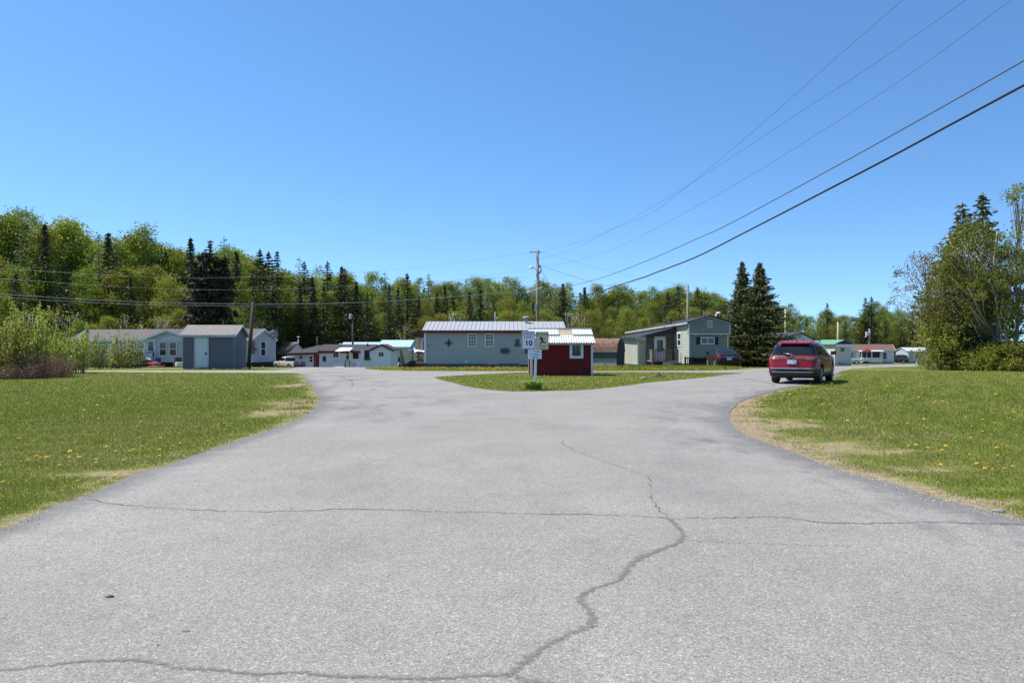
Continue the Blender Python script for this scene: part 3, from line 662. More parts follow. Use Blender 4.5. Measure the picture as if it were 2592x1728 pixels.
# ---------------------------------------------------------------- rounded brown-roofed shed behind it
def barn_shed():
    Y = 58.5; W = 3.2; D = 1.9; rz = R(-24); x0 = X(1561, Y) - W * math.cos(rz); Y -= W * math.sin(rz); b = gz(x0, Y) - .02
    r = thing("barn_shed", "dark green grey shed with curved brown shingle roof between the red shed and green house", "shed", (x0, Y, b), rz)
    prof = [(-.08, 1.22), (.0, 1.55), (.14, 1.82), (.38, 2.02), (.7, 2.13), (D / 2, 2.16)]; prof = prof + [(D - a, z) for a, z in prof[-2::-1]]
    inner = [(a + (.06 if a < D / 2 else -.06 if a > D / 2 else 0), z - .05) for a, z in prof]
    wm = M("sage_shed_wall", (.085, .098, .085), .8, .12, 2, grime=.2)
    m = MB(); m.prism([(0, .1), (D, .1)] + inner[::-1], 'x', .0, W - .0); m.build("wall", wm, r)
    m = MB(); m.prism(prof + [(a, z) for a, z in inner[::-1]], 'x', -.08, W + .05); m.build("roof", M("patchy_brown_shingles", (.18, .10, .075), .9, .3, 5, fine=8, grime=.2), r)
    F_ = faces_of(W, D); m = MB(); F_['f'].box(m, 0, W, .26, .72, .002, .03); m.build("panel", M("bare_fibreboard", (.30, .30, .26), .9, .15, 4, fine=30), r)
    m = MB(); m.box(-.02, W, -.05, D, -.2, .26); m.build("plinth", M("white_plinth", (.62, .62, .58), .8, .1, 3, grime=.3), r)
    m = MB(); F_['f'].box(m, -.05, W + .02, 1.16, 1.24, .03, .13); m.build("eave_board", M("peeling_eave", (.20, .17, .15), .9, .5, 9), r)
    m = MB(); e = F_['r']; e.poly(m, [(.06, .15), (D - .06, .15), (D - .02, 1.2), (D - .2, 1.75), (D * .5, 2.05), (.2, 1.75), (.02, 1.2)], .002, .03)
    for u in (.5, .9, 1.3): e.box(m, u - .015, u + .015, .15, 1.8, .03, .045)
    e.box(m, .1, D - .1, 1.0, 1.05, .03, .044); m.build("door", M("dark_olive_door", (.035, .038, .034), .8, .2, 2), r)
barn_shed()

# ---------------------------------------------------------------- dark grey shed on the left
def dark_shed():
    Y = 54; x0 = X(464, Y); W = 3.3; D = 2.6; b = gz(x0, Y); r = thing("garden_shed", "dark slate grey clapboard shed with white door and grey shingle roof beside the leaning pole", "shed", (x0, Y, b), R(1))
    e = 2.24; f = gable_walls(r, 'x', W, D, .05, e, .62, M("slate_siding", (.108, .104, .118), .5, .05, 1.5, grime=.1), .11)
    for x in (0, W):
        m = MB(); m.box(x - .03 if x == 0 else x - .08, x + .08 if x == 0 else x + .03, -.03, .08, .05, e)
        m.build("corner_board", M("slate_corner", (.13, .135, .165), .5), r)
    roof(r, 'x', W, D, e, .62, .12, .16, SH_GREY, .06, fascia=M("greyblue_trim", (.36, .42, .46), .6, .1, 2, grime=.4), fh=.15)
    door(r, f['f'], X(495, Y) - x0, .12, .78, 1.88, M("pale_door", (.50, .56, .58), .5, .04, 1, grime=.15), trim=M("worn_frame", (.46, .45, .42), .8, .2, 3, grime=.5))
    skirt(r, W, D, -.2, .06, CONC, .02); m = MB(); m.box(.7, 1.75, -.28, -.02, 0, .10); m.build("door_step", WOODG, r)
dark_shed()

# ---------------------------------------------------------------- left: very long grey trailer home
def long_trailer():
    Y = 78; rz = R(-13); L = 19.8; D = 4.4
    cx, cy = X(637, Y), Y; x0 = cx - L * math.cos(rz); y0 = cy - L * math.sin(rz); b = -.85
    r = thing("trailer_home", "very long pale grey trailer home with striped brown roof and gabled bay", "house", (x0, y0, b), rz)
    sid = M("warmgrey_siding", (.36, .36, .37), .55, .04, 1); e = 2.80; rise = .95
    f = gable_walls(r, 'x', L, D, .62, e, rise, sid, .13); tr = M("bluegrey_trim", (.50, .57, .60), .55, .05)
    corner_boards(r, L, D, .62, e, tr)
    rm = NT("streaked_shingles"); wv = rm.node("ShaderNodeTexWave", wave_type='BANDS', bands_direction='X'); wv.inputs["Scale"].default_value = .75; wv.inputs["Distortion"].default_value = 1.5; mp = rm.node("ShaderNodeMapping"); rm.tc(); rm.l(rm._tc.outputs["Object"], mp.inputs[0]); mp.inputs["Rotation"].default_value = (0, 0, .6); rm.l(mp.outputs[0], wv.inputs["Vector"])
    rm.color(rm.mix(rm.ramp(wv.outputs["Fac"], [(.45, 0.), (.6, 1.)]), (.060, .048, .046, 1), (.135, .118, .114, 1))).set(Roughness=.9)
    roof(r, 'x', L, D, e, rise, .22, .12, rm.mat, .09, fascia=tr, fh=.2)
    skirt(r, L, D, -.9, .63, M("dark_skirt", (.028, .025, .024), .9, .3, 2), .12)
    F_ = f['f']; R_ = f['r']
    # end wall: tall window with pale shutters
    um = D * .46
    window(r, R_, um - .45, 1.18, .9, 1.42, tr, 'h', .07)
    for s in (-1, 1): m = MB(); R_.box(m, um + s * .64 - .16, um + s * .64 + .16, 1.18, 2.62, .01, .05); m.build("shutter", M("pale_shutter", (.40, .47, .50), .6), r)
    # front: small windows and the gabled bay
    def u_at(px):                                  # where a sight line meets the front wall
        k = (px - CX) / F; c, s = math.cos(rz), math.sin(rz); return (k * y0 - x0) / (c - k * s)
    for px, w_, h, z in ((262, .62, 1.0, 1.35), (318, 1.05, 1.0, 1.38)): window(r, F_, u_at(px), z, w_, h, WHITE, 'h', .07)
    for px in (252, 277): m = MB(); u = u_at(px); F_.box(m, u, u + .3, 1.3, 2.4, .01, .05); m.build("shutter", M("pale_shutter", (.40, .47, .50)), r)
    ua, ub = u_at(371), u_at(502); uc = (ua + ub) / 2
    ba = MB(); bf = Face((0, -.6, 0), (1, 0, 0), (0, -1, 0)); siding(ba, bf, [(ua, .62), (ub, .62), (ub, 2.78), (uc, 3.62), (ua, 2.78)], .13)
    ba.box(ua, ua + .03, -.6, 0, .62, 2.78); ba.box(ub - .03, ub, -.6, 0, .62, 2.78); ba.build("bay_wall", M("pinkgrey_siding", (.40, .375, .37), .55, .04, 1), r)
    rb = MB(); rb.prism(chevron(ua - .25, ub + .25, 2.78 - .05, 3.72, .09), 'y', -.78, 1.9); rb.build("bay_roof", rm.mat, r)
    fb = MB(); fb.prism(chevron(ua - .3, ub + .3, 2.74, 3.76, .2), 'y', -.83, -.80); fb.build("bay_fascia", tr, r)
    for px in (413, 438.5): window(r, bf, u_at(px), 1.2, .86, 1.38, M("cream_frame", (.55, .52, .50), .6), 'h', .09)
    m = MB(); c0 = u_at(448); bf.poly(m, [(c0 + 1.35 * math.cos(t), 2.62 + .55 * math.sin(t)) for t in np.linspace(0, math.pi, 14)], .02, .06); m.build("arched_pediment", M("pinkgrey_trim", (.48, .46, .45), .6), r)
    door(r, bf, u_at(384), .85, .75, 1.85, tr, (.1, .65, .85, 1.75)); m = MB(); bf.box(m, ua + .05, ua + .4, .62, 2.8, .02, .06); m.build("porch_post", WHITE, r)
    # deck with rails and steps
    m = MB(); da, db = u_at(345), u_at(402); m.box(da, db, -2.4, -.62, .70, .82)
    for u in (da + .05, (da + db) / 2, db - .05):
        for y in (-2.35, -.75): m.box(u - .05, u + .05, y - .05, y + .05, -.9, 1.6)
    m.box(da, db, -2.42, -2.34, 1.52, 1.6); m.box(db - .08, db, -2.34, -.7, 1.52, 1.6)
    u = da
    while u < db: m.box(u, u + .09, -2.41, -2.37, .8, 1.52); u += .16
    dk = m.build("deck", WOODD, r)
    m = MB(); m.bar((da, -2.3, 1.55), (da - 1.3, -2.3, .5), .09); m.bar((da, -1.2, 1.55), (da - 1.3, -1.2, .5), .09)
    for k in range(4): m.box(da - .3 * (k + 1), da - .3 * k, -2.3, -1.2, .55 - .3 * k, .62 - .3 * k)
    m.build("stair", WOODG, dk)
    return r, rz, (x0, y0, b), L, D
_lt = long_trailer()
def dish():
    r = thing("satellite_dish", "grey satellite dish fixed to the gable of the long trailer home", "antenna", P(693, 846, 79.5), R(20))
    m = MB(); m.lathe([(.02, 0), (.2, .02), (.36, .09), (.42, .14), (.41, .15), (.35, .11), (.02, .03)], 20, (0, 0, 0), 'y'); m.build("reflector", M("dish_grey", (.16, .19, .22), .5), r)
    m = MB(); m.bar((0, .05, 0), (-.35, .3, -.35), .05); m.bar((0, 0, -.3), (-.1, -.5, -.1), .03); m.box(-.17, -.05, -.6, -.45, -.15, -.03); m.build("arm", GALV, r)
dish()

# ---------------------------------------------------------------- far left: white house with red trim, brown garage, blue-roofed houses
def white_house():
    Y = 115; s = Y / F; x0 = X(808, Y); b = -2.35; r = thing("white_house", "low white house with charcoal roof, dark red trim, red door and small gabled porch", "house", (x0, Y, b))
    W = X(944, Y) - x0; D = 6; e = Zp(888, Y) - b; wm = M("white_siding", (.66, .69, .72), .6, .05, 1, grime=.15); red = M("oxblood_trim", (.12, .015, .015), .6, .15, 2)
    f = gable_walls(r, 'x', W, D, .4, e, .82, wm, .15); F_ = f['f']
    roof(r, 'x', W, D, e, .82, .3, .1, SH_DARK, .1, fascia=red, fh=.3); skirt(r, W, D, -.3, .42, M("white_skirt", (.55, .58, .62), .7, .1), .02)
    u = lambda px: X(px, Y) - x0; z = lambda py: Zp(py, Y) - b
    # lower wing on the left with its own long slope
    xl = u(729); m = MB(); Fl = Face((xl, .3, 0), (1, 0, 0), (0, -1, 0)); siding(m, Fl, [(0, .1), (-xl, .1), (-xl, z(893)), (0, z(894.5))], .15); m.box(xl, 0, .3, 5.5, .1, z(896)); m.build("wing_wall", wm, r)
    m = MB(); m.loft2([(xl - .3, -.1, z(896)), (0.02, -.1, z(893.5)), (.02, 3.0, z(875)), (u(795), 3.0, z(875))], [(xl - .3, -.1, z(894)), (0.02, -.1, z(891.5)), (.02, 3.0, z(873.3)), (u(795), 3.0, z(873.3))]); m.loft2([(xl - .3, -.1, z(896)), (u(795), 3.0, z(875)), (xl + .3, 6.2, z(896)), (xl, 3, z(897))], [(xl - .3, -.1, z(894)), (u(795), 3.0, z(873.3)), (xl + .3, 6.2, z(894)), (xl, 3, z(896))]); m.build("wing_roof", SH_DARK, r)
    m = MB(); m.bar((xl - .3, -.14, z(896.6)), (.02, -.14, z(894)), .05, .22); m.build("wing_fascia", red, r)
    Fw = Face((0, .3, 0), (1, 0, 0), (0, -1, 0)); window(r, Fw, u(781), z(917), .55, .9, WHITE, 'h', .08); window(r, Fw, u(757), z(908), .42, .42, M("grey_frame", (.3, .32, .34)), '', .05)
    door(r, Fw, u(796.5), .05, .58, z(896) - .1, M("red_door", (.28, .02, .015), .5, .1), trim=WHITE); m = MB(); Fw.box(m, u(793.2), u(796.2), .05, z(896), .035, .06); m.build("shaded_door_strip", M("shadowed_red", (.10, .01, .01), .6), r)  # narrow strip left of the door, its shade painted as darker red
    door(r, F_, u(811), .1, .88, z(893), M("bluish_white_door", (.60, .64, .68), .5), (.3, .8, 1.3, 2.0)); window(r, F_, u(843), z(905.5), .78, .72, WHITE, 'v', .07)
    window(r, F_, u(893.5), z(908), .8, 1.05, M("oxblood_frame", (.05, .012, .012)), 'hv', .1)
    d = door(r, F_, u(874), .25, .75, 2.0, WHITE); m = MB(); F_.poly(m, [(u(880) + .19 * math.cos(t), z(902) + .52 * math.sin(t)) for t in np.linspace(0, 2 * math.pi, 17)[:-1]], .03, .05); m.build("oval_pane", M("oval_brown", (.05, .035, .03), .2), d)
    m = MB(); m.loft2([(u(853), -1.3, z(889)), (u(890), -1.3, z(887.5)), (u(893), -.05, z(880)), (u(862), -.05, z(880))], [(u(853), -1.3, z(888.5)), (u(890), -1.3, z(887)), (u(893), -.05, z(879.3)), (u(862), -.05, z(879.3))]); m.bar((u(861), -1.2, z(889)), (u(868), -.05, z(900)), .08); m.bar((u(888), -1.2, z(888)), (u(892), -.05, z(899)), .08); m.build("awning", M("white_awning", (.82, .80, .78), .5), r)
    for a, bb in ((842, 873), (902, 917)):
        m = MB(); m.loft2([(u(a), -1.0, -.1), (u(bb), -1.0, -.1), (u(bb), -.03, -.1), (u(a), -.03, -.1)], [(u(a), -.25, z(917)), (u(bb), -.25, z(913)), (u(bb), -.03, z(913)), (u(a), -.03, z(917))])
        m.build("slanted_skirting", M("pinkish_skirt", (.75, .70, .68), .6, .06, 1), r)
    m = MB()
    for px in (878, 888): m.box(u(px) - .05, u(px) + .05, -1.1, -1.0, -.2, z(911))
    m.box(u(878), u(888), -1.1, -1.03, z(912.5), z(911)); m.build("step_rail", WOODG, r)
    m = MB(); xx = u(854); m.tube([(xx, 2, z(876)), (xx, 2, z(869))], .12, 8); m.build("chimney_pipe", GALV, r); m = MB(); xx = u(924); m.tube([(xx, 2, z(880)), (xx, 2, z(868))], .1, 8); m.build("chimney_pipe", BLACKM, r)
    # gabled porch wing at the right
    xa, xb = u(916), u(990); xg0, xg1 = u(944), u(991); gf = Face((0, -.8, 0), (1, 0, 0), (0, -1, 0)); m = MB()
    mid = (xg0 + xg1) / 2; siding(m, gf, [(xa, .35), (xg1, .35), (xg1, z(884.5)), (xa, z(884.5))], .15); siding(m, gf, [(xg0 - .0, z(884.5)), (xg1, z(884.5)), (mid, z(873))], .15); m.box(xg1 - .03, xg1, -.8, 4.4, .35, z(885)); m.box(xa, xa + .03, -.8, 0, .35, z(885)); m.build("porch_wall", M("porch_white", (.60, .66, .71), .6, .05, 1), r)
    m = MB(); m.prism(chevron(xg0 - .3, xg1 + .4, z(885), z(870.5), .1), 'y', -1.1, 4.6); m.build("porch_roof", SH_DARK, r); m = MB(); m.prism(chevron(xg0 - .35, xg1 + .45, z(884.8), z(870), .28), 'y', -1.16, -1.12); m.build("porch_fascia", red, r)
    window(r, gf, u(925), z(907), .72, 1.18, M("navy_frame", (.04, .03, .06)), 'h', .1); window(r, gf, u(960), z(902.5), .78, .66, WHITE, 'v', .06)
    m = MB(); gf.poly(m, [(u(926), z(911)), (u(939), z(911)), (u(941), z(906)), (u(925), z(906.5))], .02, .3); m.build("flower_box", WOODD, r)
    m = MB(); gf.box(m, xa, xg1, .0, .36, .0, .03); m.build("foundation", M("white_skirt", (.55, .58, .62)), r); m = MB(); gf.box(m, u(976), u(977.5), z(880), z(877), .02, .04); m.build("gable_vent", BLACKM, r)
white_house()
def brown_garage():
    Y = 126; rz = R(-50); b = gz(X(720, Y), Y) - .3; r = thing("garage", "small garage with brown shingle roof and white gable behind the silver pickup", "garage", (X(726, Y) - 4.9 * math.cos(rz), Y - 4.9 * math.sin(rz), b), rz)
    W, D, e = 4.9, 3.4, Zp(895, 126) - b; f = gable_walls(r, 'x', W, D, .1, e, 1.55, M("pale_siding", (.68, .68, .68), .6, .05), .15)
    roof(r, 'x', W, D, e, 1.55, .3, .2, SH_BROWN, .1, fascia=M('brown_fascia', (.06, .03, .025), .7), fh=.14); m = MB(); f['f'].box(m, 1.2, 3.6, .1, e - .2, .02, .05); m.build("garage_door", M("tan_door", (.42, .38, .30), .7, .1, 1), r)
    m = MB(); m.box(-.3, W + .3, D / 2 - .12, D / 2 + .12, e + 1.62, e + 1.74); m.build("ridge_cap", WHITE, r)
brown_garage()
BLUEM = M("paleblue_roof_metal", (.42, .56, .66), .4, .05, 1, metal=.1)
def blue_house():
    Y = 127; x0 = X(960, Y); b = gz(x0, Y) - .1; r = thing("cream_house", "cream clapboard house with pale blue metal roof and glazed door behind the white house", "house", (x0, Y, b), R(-4)); u = lambda px: X(px, Y) - x0; z = lambda py: Zp(py, Y) - b
    W = u(1035); D = 6.4; e = z(877); cr = M("cream_clapboard", (.62, .60, .50), .6, .05, 1); f = gable_walls(r, 'x', W, D, .05, e, .95, cr, .16); roof(r, 'x', W, D, e, .95, .35, .3, BLUEM, .07, .5, fascia=M("blue_rake", (.20, .32, .45), .5), fh=.2)
    m = MB(); m.box(-.3, W + .3, -.40, -.365, e - .2, e - .02); m.build("gutter", WHITE, r)
    door(r, f['f'], u(1006), .25, .72, 2.05, M("pale_aqua_door", (.55, .66, .68), .5), (.12, .6, .4, 1.85))
    m = MB(); m.loft2([(W + .02, -.6, z(887.5)), (W + 2.4, -.6, z(887.5)), (W + 2.4, 2, z(880)), (W + .02, 2, z(877))], [(W + .02, -.6, z(885.5)), (W + 2.4, -.6, z(885.5)), (W + 2.4, 2, z(878)), (W + .02, 2, z(875))]); m.box(W + 2.2, W + 2.35, -.5, -.35, 0, z(887)); m.build("porch_roof", BLUEM, r)
    m = MB()
    for k in range(4): m.box(u(998), u(1010), -1.4 + .3 * k, -1.1 + .3 * k, 0, .2 * (k + 1) - .1)
    for px in (996, 1012): m.bar((u(px), -1.4, .9), (u(px), -.1, 1.5), .07); m.box(u(px) - .04, u(px) + .04, -1.44, -1.36, -.2, .95); m.box(u(px) - .04, u(px) + .04, -.2, -.12, 0, 1.5)
    m.build("stair", OFFW, r)
blue_house()
def blue_back():
    Y = 136; x0 = X(868, Y); b = gz(x0, Y) - .3; r = thing("cream_house", "long house whose pale blue roof shows just above the white house's charcoal roof", "house", (x0, Y, b))
    W = X(966, Y) - x0; e = Zp(873.5, Y) - b; gable_walls(r, 'x', W, 5, .1, e, .45, M("cream_clapboard", (.62, .60, .50)), .2); roof(r, 'x', W, 5, e, .45, .3, .3, BLUEM, .08, .6, fascia=WHITE)
blue_back()
# ---------------------------------------------------------------- right: grey-green home with porch wing and deck
def green_home():
    Y = 68; x0 = X(1744, Y); rz = R(6.5); b = -.42; W = 3.3; D = 20
    r = thing("mobile_home", "grey green gabled mobile home with overhanging upper front, black shutters and weathered deck", "house", (x0, Y, b), rz)
    sg = M("greygreen_siding", (.20, .225, .205), .55, .05, 1.2, grime=.12); sl = M("sunlit_green_siding", (.35, .38, .32), .6, .06, 1.2, grime=.2)  # second siding is a paler copy, sunlight put into its colour
    z = lambda py, YY=Y: Zp(py, YY) - b
    F_ = faces_of(W, D); m = MB(); e0 = z(817); zt = z(844.5)
    siding(m, F_['f'], [(0, z(905)), (W, z(905)), (W, zt), (0, zt)], .13); siding(m, F_['r'], [(0, .3), (D, .3), (D, e0 - .6), (0, e0)], .13); siding(m, F_['b'], [(0, .3), (W, .3), (W, e0 - .6), (0, e0 - .6)], .13); m.build("wall", sg, r)
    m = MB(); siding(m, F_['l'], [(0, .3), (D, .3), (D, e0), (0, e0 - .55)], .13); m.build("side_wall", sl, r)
    # overhanging upper box under the gable
    fu = Face((0, -.22, 0), (1, 0, 0), (0, -1, 0)); m = MB(); ap = z(801); siding(m, fu, [(-.10, zt), (W + .10, zt), (W + .10, z(818)), (W / 2, ap), (-.10, z(818))], .13)
    m.box(-.10, -.07, -.22, .1, zt, z(818)); m.box(W + .07, W + .10, -.22, .1, zt, z(818)); m.box(-.1, W + .1, -.22, 0, zt - .03, zt); m.build("upper_wall", sg, r)
    m = MB(); fu.box(m, -.13, W + .13, zt - .06, zt + .02, .02, .045); m.build("band_trim", OFFW, r)
    pk = M("pinkish_white_trim", (.66, .60, .56), .6, .06, 2, grime=.2)
    for u, fc, za, zb in ((-.13, fu, zt + .02, z(820)), (W + .04, fu, zt + .02, z(820)), (-.03, F_['f'], z(905), zt - .03), (W - .06, F_['f'], z(905), zt - .03)): m = MB(); fc.box(m, u, u + .1, za, zb, .02, .05); m.build("corner_board", pk, r)
    # roof tapering down towards the back
    A = chevron(-.28, W + .28, z(814.5), z(797), .10); Bc = chevron(-.28, W + .28, z(814.5) - .55, z(797) - .75, .10)
    m = MB(); m.loft2([(a, -.5, c) for a, c in A], [(a, D + .2, c) for a, c in Bc]); m.build("roof", M("black_metal_roof", (.028, .03, .042), .45, .1, 2, metal=.2), r)
    m = MB(); m.loft2([(-.32, -.52, z(815) - .02), (-.285, -.52, z(815) - .02), (-.285, -.52, z(815) - .16), (-.32, -.52, z(815) - .16)], [(-.32, D, z(815) - .57), (-.285, D, z(815) - .57), (-.285, D, z(815) - .70), (-.32, D, z(815) - .70)]); m.build("eave_board", M("peeling_white_eave", (.42, .37, .33), .9, .6, 5, grime=.7), r)
    m = MB(); m.prism(chevron(-.14, W + .14, z(817.5), z(800.5), .05), 'y', -.27, -.245); m.build("rake_trim", OFFW, r)
    u = lambda px: X(px, Y) - x0
    window(r, fu, u(1789), z(829), .44, .62, M("pinkgrey_frame", (.5, .46, .46)), '', .08, name="attic_vent", glass=M("sage_louvre", (.30, .34, .27), .7))
    window(r, F_['f'], u(1774), z(871), 1.2, .58, WHITE, 'v', .07)
    for px in (1763, 1810.5): m = MB(); F_['f'].box(m, u(px), u(px) + .32, z(871.5), z(853), .02, .06); m.build("shutter", M("black_shutter", (.012, .013, .015), .6), r)
    for px in (1761, 1825): m = MB(); m.lathe([(.02, 0), (.07, .0), (.07, .08), (.02, .1)], 10, (u(px), -.1, z(849))); m.build("lamp", OFFW, r)
    skirt(r, W, D, -.4, .42, M("dark_skirting", (.03, .03, .028), .9, .2), .05)
    Fl = F_['l']; window(r, Fl, D - 2.9, z(876, 71), .9, 1.15, WHITE, 'h', .08)
    # porch wing on the left flank
    wx, y0, y1 = -3.25, 4.0, 9.5; hr = 2.95; hl = 2.35
    wb = M("grey_board", (.155, .15, .135), .8, .15, 1.5, (1, 1, .3), fine=9, grime=.2); fw = Face((wx, y0, 0), (1, 0, 0), (0, -1, 0)); fl = Face((wx, y1, 0), (0, -1, 0), (-1, 0, 0))
    m = MB(); battens(m, fw, [(0, .15), (-wx - .02, .15), (-wx - .02, hr), (0, hl)], .24); m.build("wing_wall", wb, r)
    m = MB(); battens(m, fl, [(0, .15), (y1 - y0, .15), (y1 - y0, hl), (0, hl)], .3); m.build("wing_side", M("sunlit_pale_board", (.40, .40, .34), .8, .1, 1.5, (1, 1, .3), grime=.2), r)  # wing's sunny side: sunlight painted in as paler boards
    m = MB(); fw.box(m, 0, .72, .15, hl - .02, .024, .05); m.build("sunlit_wing_panel", M("sunlit_pale_board", (.40, .40, .34)), r); m = MB(); fw.box(m, -.05, .07, .15, hl, .05, .09); m.build("corner_board", WHITE, r)  # pale strip on the front wall, coloured as if sunlit
    m = MB(); m.loft2([(wx - .25, y0 - .7, hl - .12), (-.03, y0 - .7, hr + .02), (-.03, y0 - .7, hr + .46), (wx - .25, y0 - .7, hl + .16)], [(wx - .25, y1, hl), (-.03, y1, hr - .3), (-.03, y1, hr - .05), (wx - .25, y1, hl + .2)]); m.build("wing_roof", M("black_awning_and_shade", (.022, .024, .03), .6, .3, 4), r)  # black awning edge made deeper to take in the shade below
    m = MB(); m.box(wx - .3, wx + .55, y0 - .76, y0 - .72, hl - .1, hl + .22); m.build("peeling_fascia", M("peeling_white_eave", (.42, .37, .33)), r)
    door(r, fw, 1.55, .52, .86, 1.98, WHITE, (.16, .70, .75, 1.75)); m = MB(); fw.box(m, 2.66, 3.15, .5, 2.3, .025, .05); m.build("plywood_panel", M("stained_plywood", (.16, .12, .075), .8, .3, 2), r)
    # deck
    dk0, dk1 = .75, 3.05; yd = y0 - 1.9; m = MB(); X0 = wx + dk0; X1 = wx + dk1
    m.box(X0, X1, yd, y0 - .06, .42, .50)
    for x in (X0, (X0 + X1) / 2, X1 - .09):
        m.box(x, x + .09, yd, yd + .09, -.15, 1.42)
    m.box(X0 - .02, X0 + 1.75, yd - .03, yd + .11, 1.42, 1.48); m.box(X0 + 2.0, X1, yd - .03, yd + .11, 1.42, 1.48); m.box(X0 - .02, X0 + .12, yd + .11, y0 - .1, 1.42, 1.48)
    x = X0 + .13
    while x < X0 + 1.75: m.box(x, x + .05, yd + .02, yd + .06, .5, 1.42); x += .14
    x = X0 + 2.05
    while x < X1: m.box(x, x + .12, yd + .02, yd + .05, .62, 1.42); x += .13
    y = yd + .2
    while y < y0 - .2: m.box(X0 + .02, X0 + .06, y, y + .12, .5, 1.42); y += .14
    dk = m.build("deck", M("silvered_wood", (.17, .135, .115), .85, .3, 2, (1, 1, 6), fine=18), r)
    m = MB(); m.box(X0 + .9, X1 - .1, yd - .02, yd, -.1, .41); m.build("deck_skirt", M("sunlit_pale_board", (.40, .40, .34)), dk)
    m = MB()
    for k in range(2): m.box(X0 + 1.75, X1 + .3, yd - .3 * (k + 1), yd - .3 * k - .01, .30 - .2 * k, .36 - .2 * k)
    m.bar((X1 + .25, yd, 1.45), (X1 + .45, yd - .9, .75), .1); m.box(X1 + .4, X1 + .5, yd - .95, yd - .85, -.2, .85); m.bar((X1 + .25, yd, .95), (X1 + .45, yd - .9, .35), .07); m.box(X1 + .2, X1 + .3, yd - .05, yd + .05, -.1, 1.45); m.build("stair", M("silvered_wood", (.17, .135, .115)), dk)
    m = MB(); m.tube([(W + .05, 3.2, z(812)), (W + .22, 3.2, z(793)), (W + .26, 3.15, z(789)), (W + .40, 3.05, z(787.5)), (W + .50, 3, z(789))], .075, 10); m.build("vent_pipe", M("white_pipe", (.8, .78, .76), .4), r)
    m = MB(); xx, yy = .9, 8; zz = 3.9; m.tube([(xx, yy, zz - .3), (xx, yy, zz + .25)], .12, 10); m.tube([(xx, yy, zz + .25), (xx, yy, zz + .4)], .17, 10); m.build("chimney_pipe", M("rusty_pipe", (.10, .055, .045), .7), r)
green_home()
def picket_fence():
    Y = 66.3; xa, xb = X(1735, Y), X(1800, Y); b = gz(xa, Y); r = thing("picket_fence", "low dark picket fence in front of the grey green home beside the sedan", "fence", (xa, Y, b)); L = xb - xa; m = MB()
    x = 0
    while x < L: m.box(x, x + .055, -.01, .02, .05, .82 + .04 * math.sin(x * 9)); x += .13
    m.build("pickets", M("black_brown_fence", (.022, .018, .016), .8, .3, 4), r); m = MB()
    for z in (.25, .72): m.box(-.05, L, .021, .06, z, z + .07)
    m.build("rail", M("black_brown_fence", (.022, .018, .016)), r)
    for x in (-.02, .55, L): m = MB(); m.box(x - .05, x + .05, -.03, .07, -.2, .88); m.build("post", M("black_brown_fence", (.022, .018, .016)), r)
picket_fence()
